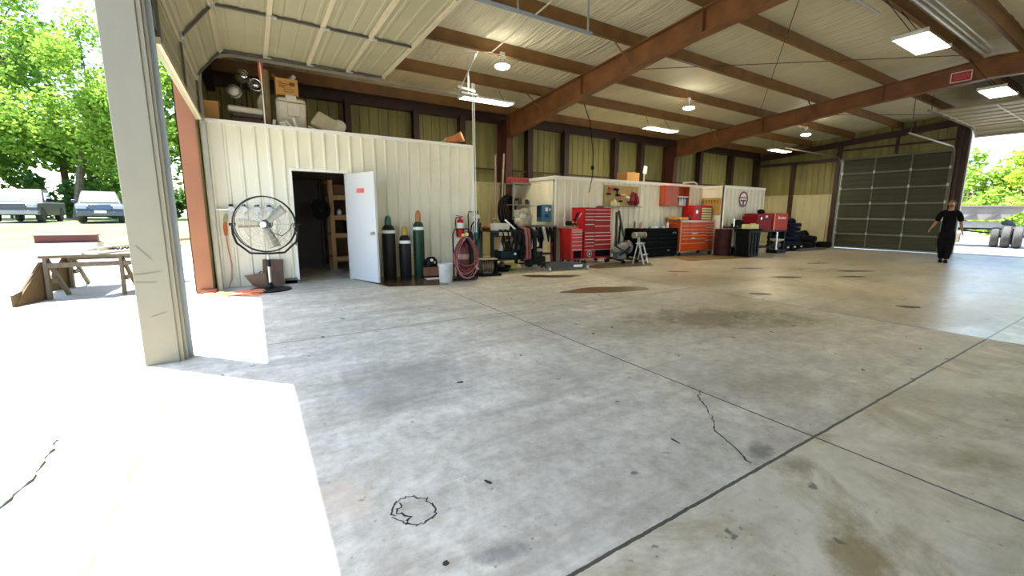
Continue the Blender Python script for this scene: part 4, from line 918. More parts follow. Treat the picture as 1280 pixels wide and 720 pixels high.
# second bench behind, beside the workroom
t = thing('steel_bench', 'black angle iron bench against the end of the workroom', 'bench', (6.12, 9.15, 0))
obj('benchtop', MB().bb((-.42, -.3, .98), (.44, .4, 1.02)), M('dark bench top', (.10, .085, .06), .5), t, smooth=False)
for x in (-.38, .40):
    for y in (-.26, .36): obj('leg', MB().bb((x-.035, y-.035, 0), (x+.035, y+.035, .98)), black_steel, t, smooth=False)
obj('crossbar', MB().bb((-.38, -.27, .28), (.40, -.24, .33)), black_steel, t, smooth=False)
obj('back_panel', MB().bb((-.02, .30, .72), (.36, .31, .97)), white_paint, t, smooth=False)
q = random.Random(8)
for i in range(6):
    x, z = 5.82+.1*i, .98
    tag(obj('work_glove', MB().tube([(x, 8.84, z), (x+.01, 8.80, z-.1), (x+.02+.02*(i % 3), 8.80, z-.2-.04*(i % 4)), (x+.05, 8.81, z-.32-.05*(i % 3))], [.03, .045, .04, .015], 8), black_rubber if i % 3 else M('grey white cloth', (.5, .48, .44), .8)),
        'dark cable or cloth hanging from the front of the black bench', 'hanging cloth', 'things hanging from the black bench')
t = thing('machine_base', 'low black machine with grey fittings on the floor under the black bench', 'machine', (5.98, 9.1, 0))
obj('body', MB().bb((-.25, -.2, 0), (.28, .2, .24)), black_steel, t, bevel=.02); obj('pump', MB().tube([(-.2, -.05, .30), (.2, -.05, .42)], [.09, .07], 12), black_rubber, t); obj('fitting', MB().ball((.1, -.16, .40), (.11, .05, .05)).ball((-.05, -.18, .32), (.06, .04, .04)), M('pale fitting', (.5, .5, .46), .4, .4), t)
# floor jack
t = thing('floor_jack', 'long low grey floor jack lying before the red tool cabinets', 'floor jack', (6.15, 7.98, 0), rad(-9))
for s in (-1, 1): obj('side_plate', MB().prism([(-.55, .05), (.45, .04), (.58, .05), (.60, .12), (.4, .17), (-.2, .20), (-.55, .18)], 'y', s*.13-.012, s*.13+.012), M('dark grey steel', (.06, .06, .055), .45, .4), t, bevel=.004)
obj('lift_arm', MB().prism([(-.4, .08), (.45, .10), (.52, .15), (.3, .18), (-.35, .18)], 'y', -.07, .07), M('olive grey steel', (.16, .15, .11), .5, .3), t, bevel=.008)
obj('saddle', MB().lathe([(.03, .12), (.06, .17), (.06, .2), (.05, .2), (.03, .18)], (.52, 0, 0), n=14), black_steel, t)
obj('decal', MB().bb((.18, -.1435, .07), (.42, -.142, .13)), tape_white, t, smooth=False)
for x in (-.48, .53):
    for s in (-1, 1): obj('wheel', MB().lathe([(.02, -.022), (.055, -.022), (.055, .022), (.02, .022)], (x, s*.17, .055), 'x', 14).xf(Matrix.Identity(4)), galv, t)
obj('jack_handle', MB().tube([(-.5, 0, .16), (-.8, 0, .17), (-1.15, .05, .19)], .018, 8), black_steel, t)

# shelving and pipes on the back wall behind the bench
t = thing('parts_shelf', 'grey metal parts shelving against the back wall between the white walls', 'shelf unit', (6.98, 11.05, 0))
t.location = (6.86, 10.95, 0)
shm = M('grey shelf steel', (.30, .31, .28), .5, .3)
for x in (-.5, .5):
    for y in (-.25, .25): obj('post', MB().bb((x-.02, y-.02, 0), (x+.02, y+.02, 2.20)), shm, t, smooth=False)
for z in (.5, 1.0, 1.55, 2.16): obj('shelf_board', MB().bb((-.52, -.27, z), (.52, .27, z+.03)), shm, t, smooth=False)
o = thing('ratchet_case', 'faded red case on top of the parts shelving', 'case', (6.62, 10.9, 2.19)); obj('case_body', MB().bb((-.30, -.15, 0), (.30, .15, .12)), M('faded maroon plastic', (.30, .04, .05), .5, var=.25), o, bevel=.015); obj('case_lid', MB().bb((-.28, -.14, .12), (.28, .14, .16)), M('faded pink red lid', (.38, .06, .06), .5), o, bevel=.01)
q = random.Random(21)
for i in range(7):
    x = 6.45+.12*i; h = q.uniform(.08, .22)
    tag(obj('parts_box', MB().bb((x, 10.75, 1.58), (x+.10, 10.98, 1.58+h)), M('shelf box %d' % (i % 4), ('6d6a5c', '3a3a36', '8c8468', '2a2a2c')[i % 4], .6), bevel=.004), 'small grey parts box on the upper board of the parts shelving', 'box', 'parts boxes on the shelving')
for i in range(5):
    x = 6.42+.19*i
    tag(obj('spray_can', MB().lathe([(.033, 0), (.034, .14), (.022, .17), (.016, .19), (0, .19)], (x, 10.8, 1.03), n=12), galv), 'grey spray can on the middle board of the parts shelving', 'can', 'cans on the shelving')
tag(obj('junction_box', MB().bb((6.35, 10.6, 1.05), (6.60, 10.66, 1.42)).bb((6.40, 10.59, 1.12), (6.55, 10.60, 1.34)), M('pale grey box', (.5, .5, .44), .5), bevel=.006), 'pale grey cover leaning on the parts shelving', 'cover')
for i, (a, b) in enumerate((((6.10, 11.30, 3.0), (6.05, 11.20, 0)), ((6.40, 11.32, 3.05), (6.12, 11.1, 0)))):
    tag(obj('pipe', MB().tube([a, b], .03, 8), M('pinkish grey pipe', (.35, .28, .24), .5, .3)), ['upright grey pipe leaning on the steel column', 'pinkish pipe leaning aslant on the steel column'][i], 'pipe')
coil = MB()
for k in range(7):
    pts = [(6.22+.02*k+(.19+.012*(k % 3))*math.sin(a), 11.0-.025*k, 1.40+(.38+.02*(k % 4))*math.cos(a)) for a in [2*PI*j/20 for j in range(20)]]
    coil.tube(pts, .022, 6, closed=True)
tag(obj('cable_coil', coil, black_rubber), 'large coil of black cable hung on the steel column', 'cable')
t = thing('grinder_stand', 'box of gauges on the rear of the black bench beneath the shelving', 'gauge box', (5.86, 9.3, 1.02)); obj('case', MB().bb((-.12, -.1, 0), (.16, .1, .22)), M('olive case', (.22, .2, .12), .5), t, bevel=.01); obj('dial', MB().lathe([(.05, 0), (.05, .02)], (0, -.1, .13), 'y', 14), chrome, t)

# blue dispenser on the workroom end wall
t = thing('wall_dispenser', 'teal blue steel box with open grey flap on the workroom end', 'dispenser', (6.92, 9.72, 1.10))
obj('box_shell', MB().bb((-.30, -.12, 0), (.0, .16, .46)), teal_blue, t, bevel=.008)
obj('open_side', MB().bb((-.312, -.06, .12), (-.298, .14, .42)), M('dark blue inside', (.01, .02, .09), .5), t, smooth=False)
obj('flap', MB().box((-.44, .02, .435), (.30, .26, .012), E3(0, -10, 0)), M('grey flap', (.42, .42, .40), .5), t)
lb = MB(); lb.bb((-.20, -.124, .28), (-.12, -.12, .38)); obj('sticker', lb, tape_white, t, smooth=False); obj('sticker', MB().bb((-.075, -.124, .30), (-.03, -.12, .36)), tape_white, t, smooth=False); obj('slot', MB().bb((-.22, -.124, .12), (-.10, -.12, .2)), M('dark blue slot', (.01, .03, .1), .5), t, smooth=False)

# ------------------------------------------------------------------ tool cabinets
def chest(name, label, loc, w, d, z0, z1, mt, cols, trim=pale_trim, casters=True, ctop=None, edge=None, cat='tool cabinet', side_handle=False):
    """cols: list of (x0, x1, [row heights from the top]) as fractions"""
    t = thing(name, label, cat, loc)
    obj('cabinet_body', MB().bb((-w/2, 0, z0), (w/2, d, z1)), mt, t, bevel=.006)
    h = z1-z0-.04
    for (a, b, rows) in cols:
        tot = sum(rows); z = z1-.02
        for r in rows:
            zz = z-h*r/tot
            dr = obj('drawer', MB().bb((-w/2+a*w+.006, -.014, zz+.004), (-w/2+b*w-.006, .01, z-.004)), mt, t, bevel=.003)
            obj('handle', MB().bb((-w/2+a*w+.012, -.026, z-.022), (-w/2+b*w-.012, -.012, z-.008)), trim, dr, smooth=False)
            z = zz
    if edge is not None:
        e = MB()
        for x in (-w/2, w/2-.02): e.bb((x, -.018, z0), (x+.02, .0, z1))
        e.bb((-w/2, -.018, z1-.02), (w/2, .0, z1)); obj('edge_trim', e, edge, t, smooth=False)
    if ctop is not None: obj('top_mat', MB().bb((-w/2-.005, -.01, z1), (w/2+.005, d, z1+.02)), ctop, t, bevel=.004)
    if casters:
        for x in (-w/2+.08, w/2-.08):
            for y in (.07, d-.07):
                c = obj('caster', MB().lathe([(.02, -.02), (.055, -.02), (.06, 0), (.055, .02), (.02, .02)], (x, y, .06), 'x', 14), black_rubber, t)
                obj('caster_fork', MB().bb((x-.03, y-.02, .05), (x-.022, y+.02, z0)).bb((x+.022, y-.02, .05), (x+.03, y+.02, z0)), galv, c, smooth=False)
    if side_handle: obj('side_handle', MB().tube([(-w/2, .1, z1-.08), (-w/2-.05, .1, z1-.08), (-w/2-.05, d-.1, z1-.08), (-w/2, d-.1, z1-.08)], .012, 8), chrome, t)
    return t
c = chest('tool_cabinet', 'dark red roller cabinet with stacked drawers under the tall top chest', (7.76, 8.62, 0), .94, .56, .14, .86, red_paint, [(0, .36, [1, 1, 1, 1, 1.2, 2.6]), (.36, 1, [1, 1.2, 1.4, 1.6, 2.6])])
obj('speaker_sticker', MB().lathe([(.085, 0), (.085, .003), (0, .003)], (-.29, -.015, .27), 'y', 20), M('grey speaker face', (.45, .45, .43), .5), c, smooth=False)
obj('speaker_ring', MB().tube([(-.29+.055*math.cos(2*PI*k/20), -.02, .27+.055*math.sin(2*PI*k/20)) for k in range(20)], .012, 6, closed=True), black_steel, c)
obj('dark_panel', MB().bb((-.09, -.027, .19), (.44, -.0145, .37)), dark_plastic, c, bevel=.004)
c = chest('tool_chest', 'dark red top chest of many chrome edged drawers on the roller cabinet', (7.76, 8.64, .86), .92, .54, 0, .60, red_paint, [(0, .36, [1, .8, .8, 1.2, 1.8]), (.36, 1, [1, .8, 1, 1.6, 1.4])], casters=False, cat='tool chest')
obj('lid', MB().bb((-.465, -.005, .60), (.465, .545, .625)), red_paint, c, bevel=.006)
obj('side_panel', MB().bb((-.475, .02, .03), (-.46, .52, .58)), bright_red, c, bevel=.004)
obj('side_graphic', MB().prism([(.05, .50), (.20, .50), (.42, .16), (.42, .30), (.30, .50)], 'x', -.479, -.475), black_steel, c, smooth=False)
obj('side_stripe', MB().prism([(.08, .48), (.13, .48), (.40, .10), (.40, .16)], 'x', -.482, -.479), tape_white, c, smooth=False)
tag(obj('ratchet_bag', MB().ball((8.02, 8.86, 1.515), (.10, .08, .035)).bb((7.92, 8.8, 1.485), (8.12, 8.92, 1.51)), M('maroon pouch', (.25, .04, .03), .6)), 'small maroon pouch on top of the tall red chest', 'pouch')
c = chest('tool_cabinet', 'narrow red side cabinet with a black lower hatch beside the tall red chest', (7.07, 8.66, 0), .38, .54, .12, .94, M('bright side red', (.50, .016, .018), .3), [(.03, .97, [.6, .8, .8, 1.2, 1.2, 1.2, 3])], side_handle=False)
obj('hatch', MB().bb((-.12, -.03, .16), (.14, -.014, .36)), dark_plastic, c, bevel=.01)
t = thing('sanding_machine', 'grey bench machine on top of the narrow red cabinet', 'machine', (7.02, 8.86, .94)); obj('machine_base', MB().bb((-.15, -.12, 0), (.18, .12, .05)), M('olive grey casting', (.22, .21, .14), .5), t, bevel=.008); obj('machine_head', MB().lathe([(.05, -.08), (.065, -.05), (.065, .08), (.03, .12)], (-.06, 0, .13), 'y', 14).tube([(.02, 0, .1), (.10, -.02, .16), (.14, -.02, .10)], .025, 8), black_steel, t); obj('grip', MB().ball((-.02, -.12, .16), (.03, .05, .03)), M('salmon grip', (.55, .22, .16), .5), t)
t = thing('mechanic_creeper', 'red framed creeper with olive pad leaning by the narrow red cabinet', 'creeper', (6.60, 8.86, 0)); R = E3(-8, 5, 0)
obj('pad', MB().box((.02, .1, .50), (.26, .025, .80), R), M('olive vinyl pad', (.14, .125, .045), .6, var=.15), t, bevel=.01)
b = MB()
for s in (-1, 1): b.box(Vector((.02, .1, .50))+R @ Vector((s*.15, 0, 0)), (.035, .04, .90), R)
b.box(Vector((.02, .1, .50))+R @ Vector((0, 0, .435)), (.33, .04, .035), R); b.box(Vector((.02, .1, .50))+R @ Vector((0, 0, -.435)), (.33, .04, .035), R)
obj('frame', b, red_paint, t, smooth=False)
tag(obj('paper_towel_roll', MB().lathe([(.02, 0), (.055, 0), (.055, .26), (.02, .26)], (8.33, 8.95, 1.04), n=16).cyl((8.33, 8.95, 1.0), (8.33, 8.95, 1.34), .012).bar((8.20, 8.95, 1.33), (8.34, 8.95, 1.33), .03, .03), M('tan paper', (.62, .5, .3), .8)), 'tan roll mounted on the side of the tall red chest', 'paper roll')

# engine stand / hoist
t = thing('engine_hoist', 'grey folded engine hoist standing between the red and black cabinets', 'hoist', (8.55, 8.62, 0))
hm_ = M('worn grey hoist steel', (.05, .048, .042), .55, .3)
obj('mast', MB().bar((0, .1, .1), (-.03, .1, 1.38), .05, .05), hm_, t, bevel=.004)
obj('boom', MB().bar((.02, .08, 1.42), (.14, -.02, .72), .06, .06), hm_, t, bevel=.004)
obj('brace', MB().bar((-.03, .08, 1.05), (-.30, -.15, .45), .04, .04), hm_, t, bevel=.003)
for s in (-1, 1): obj('leg', MB().bar((s*.12, .15, .10), (s*.26, -.45, .09), .06, .06), hm_, t, bevel=.004)
obj('ram', MB().cyl((.02, .03, .5), (.05, .03, 1.0), .03).cyl((.05, .03, 1.0), (.06, .05, 1.25), .018), black_steel, t)
obj('cross_base', MB().bar((-.28, .15, .10), (.28, .15, .10), .07, .07), hm_, t)
for x, y in ((-.26, -.45), (.26, -.45), (-.25, .15), (.25, .15)): obj('caster', MB().lathe([(.02, -.02), (.05, -.02), (.05, .02), (.02, .02)], (x, y, .05), 'x', 12), black_rubber, t)
t = thing('transmission_part', 'grey gearbox casting resting low on the hoist legs', 'gearbox', (8.33, 8.36, .13)); obj('casting', MB().tube([(-.28, 0, .2), (-.1, 0, .22), (.05, 0, .26), (.22, 0, .3)], [.06, .10, .15, .13], 12).bb((-.15, -.1, 0), (.15, .1, .14)), M('grey aluminium casting', (.20, .19, .17), .5, .5, var=.3), t); obj('bell_housing', MB().lathe([(.10, 0), (.19, .05), (.19, .09), (.1, .09)], (.22, 0, .30), 'x', 18), M('grey aluminium casting', (.2,.2,.2)), t); obj('bracket', MB().bar((-.1, -.12, .1), (.3, -.14, .34), .05, .03).bar((-.25, -.1, .35), (.2, -.12, .12), .04, .03), black_steel, t)
t = thing('step_stool', 'small aluminium two step stool before the black cabinet', 'step stool', (8.76, 7.98, 0), rad(24))
alu = M('bare aluminium', (.52, .51, .46), .4, .6)
for s in (-1, 1): obj('front_leg', MB().bar((s*.185, -.15, 0), (s*.165, .02, .56), .05, .03), alu, t, bevel=.003)
for s in (-1, 1): obj('rear_leg', MB().bar((s*.185, .16, 0), (s*.165, .05, .56), .03, .02), alu, t, bevel=.003)
obj('step', MB().bb((-.175, -.14, .24), (.175, -.04, .265)), alu, t, bevel=.003); obj('step', MB().bb((-.175, -.04, .54), (.175, .10, .565)), alu, t, bevel=.003)
obj('handle', MB().tube([(-.06, .08, .56), (-.06, .09, .70), (.06, .09, .70), (.06, .08, .56)], .014, 8), alu, t)

# black cabinet
c = chest('tool_cabinet', 'large black roller cabinet standing left of the orange one', (10.52, 8.93, 0), 1.85, .50, .06, .88, dark_plastic, [(0, .5, [1.2, 1, 1, 1.6, 2]), (.5, 1, [1.2, 1, 1, 1.6, 2])], trim=black_steel, ctop=black_rubber)
obj('badge', MB().bb((.66, -.02, .74), (.72, -.014, .78)).bb((.76, -.02, .74), (.82, -.014, .78)), M('grey badge', (.4, .4, .42), .3, .6), c, smooth=False); obj('badge', MB().bb((.45, -.02, .20), (.55, -.014, .215)), tape_white, c, smooth=False)
tops = [('spray_can', 9.75, 'rust'), ('bottle', 9.95, 'o'), ('spray_can', 10.08, 'g'), ('bottle', 10.22, 'w'), ('cap', 10.45, 'w'), ('cap', 10.62, 'w'), ('spray_can', 10.8, 'g'), ('cap', 11.0, 'w'), ('bottle', 11.2, 'w')]
for i, (nm, x, cl) in enumerate(tops):
    mt = {'rust': M('brown bottle', (.22, .09, .04), .4), 'o': M('salmon orange bottle', (.7, .25, .12), .4), 'g': galv, 'w': tape_white}[cl]
    if nm == 'cap': mb = MB().bb((x-.06, 9.08, .90), (x+.06, 9.16, .93)).ball((x, 9.12, .935), (.05, .035, .02), 8, 5)
    elif nm == 'bottle': mb = MB().lathe([(.035, 0), (.037, .13), (.015, .17), (.015, .20), (0, .20)], (x, 9.15, .90), n=12)
    else: mb = MB().lathe([(.033, 0), (.034, .16), (.02, .19), (.018, .22), (0, .22)], (x, 9.2, .90), n=12)
    tag(obj({'cap': 'work_rag'}.get(nm, nm), mb, mt), ['brown can at the near end of the black cabinet top', 'orange bottle on the black cabinet top', 'grey can just behind the orange bottle', 'white bottle next to the grey can on the black cabinet', 'first white rag along the black cabinet top', 'second white rag along the black cabinet top', 'grey can between the white rags on the black cabinet', 'white rag near the far end of the black cabinet', 'white bottle at the far end of the black cabinet top'][i], {'cap': 'rag', 'bottle': 'bottle', 'spray_can': 'can'}[nm], 'things on the black cabinet')
t = thing('bench_grinder', 'grey bench grinder at the near corner of the black cabinet', 'grinder', (9.50, 8.66, 0))
obj('pedestal', MB().cyl((0, .1, .05), (0, .1, .62), .06).bb((-.15, -.05, 0), (.15, .25, .05)), black_steel, t); obj('motor', MB().tube([(-.16, .1, .72), (-.08, .1, .72), (.08, .1, .72), (.16, .1, .72)], [.06, .09, .09, .06], 14), M('grey green motor', (.2, .2, .15), .5, .3), t)
for s in (-1, 1): obj('wheel_guard', MB().lathe([(.03, -.03), (.09, -.03), (.09, .03), (.03, .03)], (s*.20, .1, .72), 'x', 16), M('pale guard', (.4, .38, .3), .45, .4), t)

# power tool board
t = thing('pegboard', 'tan pegboard of power tools above the grey hoist', 'pegboard', (9.40, 9.46, 1.87))
obj('board', MB().bb((-.70, -.02, -.30), (.70, .0, .29)), M('tan pegboard', (.40, .29, .10), .7, var=.08), t, smooth=False)
obj('ledge', MB().bb((-.74, -.16, -.34), (.74, .0, -.31)), M('grey ledge', (.25, .24, .2), .5), t, smooth=False)
def drill(x, z, mt, label, fl=1, s=1.0):
    t = thing('power_drill', label, 'power tool', (x, 9.40, z), group='power tools on the pegboard')
    obj('drill_body', MB().tube([(-.09*fl*s, 0, .02), (.06*fl*s, 0, .03), (.10*fl*s, 0, .03), (.14*fl*s, 0, .03)], [.035*s, .042*s, .028*s, .014*s], 10), mt, t); obj('grip', MB().tube([(-.04*fl*s, 0, .0), (-.07*fl*s, 0, -.12*s)], [.024*s, .022*s], 8), mt, t); obj('battery', MB().box((-.075*fl*s, 0, -.145*s), (.11*s, .07*s, .05*s)), black_rubber, t, bevel=.006)
drill(8.92, 2.05, M('dull red plastic', (.42, .06, .04), .45), 'dull red drill at the upper corner of the tan board')
drill(9.12, 2.02, black_rubber, 'black drill next to the dull red drill', -1)
drill(9.40, 1.85, M('pale orange plastic', (.62, .25, .12), .45), 'pale orange drill in the middle of the tan board')
drill(9.62, 1.80, tape_white, 'white drill right beside the maroon jacket', -1, .8)
t = thing('work_jacket', 'maroon gloves bundle hanging on the end of the tan board', 'gloves', (9.84, 9.38, 1.72)); obj('fabric', MB().tube([(-.02, 0, .26), (-.05, 0, .14), (-.09, -.01, 0), (-.08, 0, -.12)], [.04, .07, .10, .05], 10).tube([(.06, 0, .24), (.10, -.02, .1), (.13, -.01, -.05), (.12, 0, -.14)], [.05, .08, .09, .04], 10), M('maroon cloth', (.22, .012, .02), .7, var=.3), t); obj('hook', MB().tube([(0, .05, .3), (0, 0, .33), (0, -.03, .28)], .01, 6), galv, t)
for i, (x, h, w) in enumerate(((8.95, .16, .05), (9.06, .22, .06), (9.18, .12, .07))):
    tag(obj('bottle', MB().lathe([(w*.9, 0), (w, .02), (w, h*.6), (w*.4, h*.8), (w*.4, h), (0, h)], (x, 9.38, 1.56), n=12), cream if i != 1 else M('pale cream bottle', (.8, .7, .45), .4)), ['low cream bottle on the board ledge', 'tallest cream bottle on the board ledge', 'squat cream bottle on the board ledge'][i], 'bottle', 'cream bottles on the pegboard ledge')

# orange cabinet
c = chest('tool_cabinet', 'wide orange roller cabinet with chrome edges', (12.38, 8.88, 0), 1.76, .58, .15, 1.12, orange_paint, [(.02, .26, [1, 1, .8, .8, .9, 1.2, 2]), (.26, .73, [1, 1, .8, .8, .9, 1.2, 2]), (.73, .98, [.7, .7, .7, .7, .8, 1.2, 2.6])], edge=pale_trim, ctop=M('silver worktop', (.62, .6, .55), .35, .5), side_handle=True)
obj('decal', MB().bb((-.30, -.019, .70), (-.02, -.0145, .73)).bb((-.32, -.019, .55), (-.15, -.0145, .58)), tape_white, c, smooth=False)
t = thing('lumber_box', 'open yellow box on the near end of the orange cabinet', 'box', (11.70, 9.16, 1.14)); obj('box_tray', MB().bb((-.26, -.24, 0), (.22, .24, .02)).bb((-.26, -.24, 0), (.22, -.22, .07)).bb((-.26, .22, 0), (.22, .24, .12)).bb((-.26, -.24, 0), (-.24, .24, .10)).bb((.20, -.24, 0), (.22, .24, .10)), M('yellow orange wood', (.62, .33, .05), .6, var=.15), t, smooth=False); obj('packing', MB().ball((0, 0, .05), (.18, .16, .06), 9, 5), cream, t)
c = chest('tool_chest', 'bright red chest with cream drawers on the orange cabinet', (12.72, 8.98, 1.14), .98, .42, 0, .46, bright_red, [(.40, .98, [1, 1, 1, 1, 1.2])], trim=black_steel, casters=False, cat='tool chest')
obj('lid_arch', MB().tube([(-.49, .21, .44), (.49, .21, .44)], .19, 18).bb((-.49, .02, .42), (.49, .40, .5)) if False else MB().bb((-.495, -.006, .46), (.495, .425, .49)), bright_red, c, bevel=.008)
dr = MB()
for k in range(5): dr.bb((-.08, -.02, .035+.083*k), (.46, -.0145, .095+.083*k))
obj('cream_drawer_front', dr, cream, c, smooth=False)
obj('emblem', MB().lathe([(.06, 0), (.06, .004), (0, .004)], (-.30, -.001, .28), 'y', 20), M('silver emblem', (.55, .5, .48), .3, .7), c, smooth=False)
tag(obj('power_drill', MB().tube([(11.98, 9.0, 1.26), (12.14, 9.0, 1.27)], .04, 10).tube([(12.1, 9.0, 1.26), (12.13, 9.0, 1.14)], .03, 8).tube([(11.95, 9, 1.14), (11.92, 9.0, 1.22), (12.0, 9, 1.28), (12.04, 9, 1.24)], .016, 6), M('dark maroon machine', (.06, .02, .025), .4)), 'dark hand tool on the orange cabinet before the red chest', 'power tool')
t = thing('wall_cabinet', 'orange red wall cabinet with one door open on the workroom wall', 'wall cabinet', (11.72, 9.25, 1.60))
obj('carcass', MB().bb((-.60, 0, 0), (.60, .22, .02)).bb((-.60, 0, .62), (.60, .22, .64)).bb((-.60, 0, 0), (-.58, .22, .64)).bb((.58, 0, 0), (.60, .22, .64)).bb((-.6, .20, 0), (.6, .22, .64)), M('brick orange red paint', (.50, .07, .025), .45, var=.08), t, smooth=False)
obj('door', MB().bb((-.60, -.02, 0), (-.30, -.0, .64)), M('brick orange red paint', (.5, .07, .025)), t, bevel=.004); obj('door', MB().bb((-.295, -.02, 0), (.0, -.0, .64)), M('worn orange red paint', (.46, .10, .04), .5, var=.2), t, bevel=.004)
obj('shelf_board', MB().bb((-.0, .01, .30), (.58, .2, .315)), galv, t, smooth=False)
for i in range(4):
    tag(obj('bottle', MB().lathe([(.045, 0), (.048, .02), (.048, .2), (.02, .24), (.02, .27), (0, .27)], (11.80+.13*i, 9.33, 1.62), n=12), (M('green can', (.1, .14, .05), .5), galv, tape_white, M('pale blue bottle', (.45, .55, .6), .4))[i]), ['dull green bottle inside the open wall cabinet', 'grey bottle inside the open wall cabinet', 'white bottle inside the open wall cabinet', 'pale blue bottle inside the open wall cabinet'][i], 'bottle', 'bottles in the open wall cabinet')
t = thing('hook_board', 'tan board of hooks on the side of the corner room', 'hook board', (13.30, 9.06, 1.62)); obj('board', MB().bb((-.02, -.34, -.28), (0, .38, .28)), M('amber board', (.42, .25, .06), .6), t, smooth=False)
for k in range(6): obj('hook', MB().tube([(-.02, -.26+.11*k, .2), (-.07, -.26+.11*k, .2), (-.07, -.26+.11*k, .12), (-.04, -.26+.11*k, .1)], .008, 6), black_steel, t)
tag(obj('toolbox', MB().bb((13.02, 8.98, 1.14), (13.26, 9.3, 1.36)), M('dull green box', (.09, .10, .06), .6), bevel=.01), 'dull green box behind the cream drawers on the orange cabinet', 'box')

# ------------------------------------------------------------------ far corner clutter
t = thing('oil_drum', 'dark maroon drum right of the orange cabinet', 'drum', (12.98, 8.34, 0)); obj('drum_body', MB().lathe([(.25, 0), (.26, .01), (.26, .28), (.27, .29), (.26, .30), (.26, .58), (.27, .59), (.26, .6), (.26, .86), (.25, .87), (.24, .85), (0, .85)], n=24), M('maroon drum', (.035, .007, .007), .55, spec=.2), t); obj('bung', MB().lathe([(.03, .85), (.03, .87), (0, .87)], (.12, .05, 0), n=10), galv, t)
t = thing('shop_cart', 'black wheeled cart with grey tube rails beside the rubbish bin', 'cart', (13.62, 8.28, 0))
for x in (-.3, .3):
    for y in (-.2, .25): obj('post', MB().cyl((x, y, .1), (x, y, 1.0), .02, n=8), M('dark grey tube', (.12, .12, .12), .4, .5), t)
for z in (.22, .9): obj('shelf', MB().bb((-.34, -.24, z), (.34, .29, z+.04)), black_steel, t, bevel=.005)
obj('rail_loop', MB().tube([(-.28, -.26, .12), (-.28, -.26, .70), (.1, -.26, .72), (.1, -.26, .12)], .016, 8).tube([(-.28, -.26, .32), (.1, -.26, .32)], .014, 8), galv, t)
for x in (-.3, .3):
    for y in (-.2, .25): obj('wheel', MB().lathe([(.02, -.02), (.09, -.02), (.09, .02), (.02, .02)], (x, y, .09), 'x', 14), black_rubber, t)
t = thing('drill_press', 'dark bench machine with a chrome post on the black cart', 'machine', (13.55, 8.25, .94)); obj('head', MB().ball((.1, 0, .14), (.2, .13, .1)).bb((-.1, -.12, 0), (.3, .12, .1)), black_rubber, t); obj('chrome_post', MB().tube([(-.15, 0, 0), (-.15, 0, .26), (-.12, 0, .30), (-.08, 0, .26)], .02, 8), chrome, t)
t = thing('rubbish_bin', 'black wheeled rubbish bin on the open floor', 'bin', (13.32, 7.68, 0), rad(-4))
obj('bin_body', MB().prism([(-.25, .03), (.25, .03), (.31, .84), (-.31, .84)], 'y', -.22, .24).bb((-.33, -.25, .80), (.33, .27, .86)), M('black bin plastic', (.004, .005, .0045), .5, spec=.15), t, bevel=.012)
obj('bin_lid', MB().bb((-.34, -.26, .86), (.34, .28, .90)).cyl((-.3, .31, .87), (.3, .31, .87), .02), dark_plastic, t, bevel=.01)
for s in (-1, 1): obj('wheel', MB().lathe([(.02, -.03), (.09, -.03), (.09, .03), (.02, .03)], (s*.27, .22, .09), 'x', 14), black_rubber, t)
rb = MB()
for x in (-.15, 0, .15): rb.bb((x-.012, -.235, .1), (x+.012, -.22, .78))
obj('moulded_rib', rb, dark_plastic, t, smooth=False)
tag(obj('carton', MB().bb((13.06, 7.5, .90), (13.56, 7.78, 1.04)).bb((13.06, 7.46, 1.03), (13.3, 7.52, 1.07)), M('pale yellow carton', (.72, .63, .28), .7), bevel=.006), 'pale yellow carton on the rubbish bin lid', 'carton')
t = thing('work_bench', 'dark steel bench carrying the two red tool boxes', 'bench', (15.0, 8.15, 0))
obj('benchtop', MB().bb((-1.0, -.3, .76), (1.05, .3, .82)), black_steel, t, bevel=.004)
for x in (-.9, .95):
    for y in (-.25, .25): obj('leg', MB().bb((x-.04, y-.04, 0), (x+.04, y+.04, .76)), black_steel, t, smooth=False)
obj('lower_shelf', MB().bb((-.9, -.25, .22), (.35, .25, .26)), black_steel, t, smooth=False)
c = thing('toolbox', 'long dark red job box on the dark steel bench', 'tool box', (14.52, 8.08, .82)); obj('box_body', MB().bb((-.50, -.24, 0), (.42, .24, .42)), M('deep red steel', (.22, .006, .012), .55, spec=.15), c, bevel=.01); obj('lid', MB().prism([(-.52, .40), (.44, .40), (.44, .50), (.40, .56), (-.42, .56), (-.52, .48)], 'y', -.25, .25), M('deep red steel', (.3, .012, .02)), c, bevel=.01); obj('badge', MB().bb((-.02, -.257, .43), (.12, -.25, .50)), tape_white, c, smooth=False); obj('latch', MB().bb((-.3, -.26, .36), (-.25, -.24, .44)), chrome, c, smooth=False)
c = thing('toolbox', 'orange red tool box with white lettering beside the dark red job box', 'tool box', (15.50, 8.06, .82)); obj('box_body', MB().bb((-.46, -.24, 0), (.46, .24, .58)), M('orange red steel', (.50, .035, .01), .5, spec=.2), c, bevel=.012); lt = MB()
for k, (w, h) in enumerate(((.05, .11), (.04, .07), (.03, .07), (.04, .07), (.05, .08), (.03, .07), (.04, .07))): x = -.20+.075*k; lt.prism([(x, .38), (x+w, .38), (x+w+.02, .38+h), (x+.02, .38+h)], 'y', -.245, -.239)
obj('lettering', lt, tape_white, c, smooth=False); obj('edge_strip', MB().bb((-.46, -.246, 0), (-.40, -.238, .58)), M('pale orange edge', (.75, .35, .15), .4), c, smooth=False)
tag(obj('helmet', MB().ball((15.05, 8.3, 1.45), (.11, .13, .09), 12, 8).bb((14.98, 8.2, 1.38), (15.12, 8.38, 1.42)), black_rubber), 'black cap resting between the two red tool boxes', 'cap')
t = thing('shop_press', 'chrome and black machine under the dark steel bench end', 'machine', (15.75, 8.02, 0))
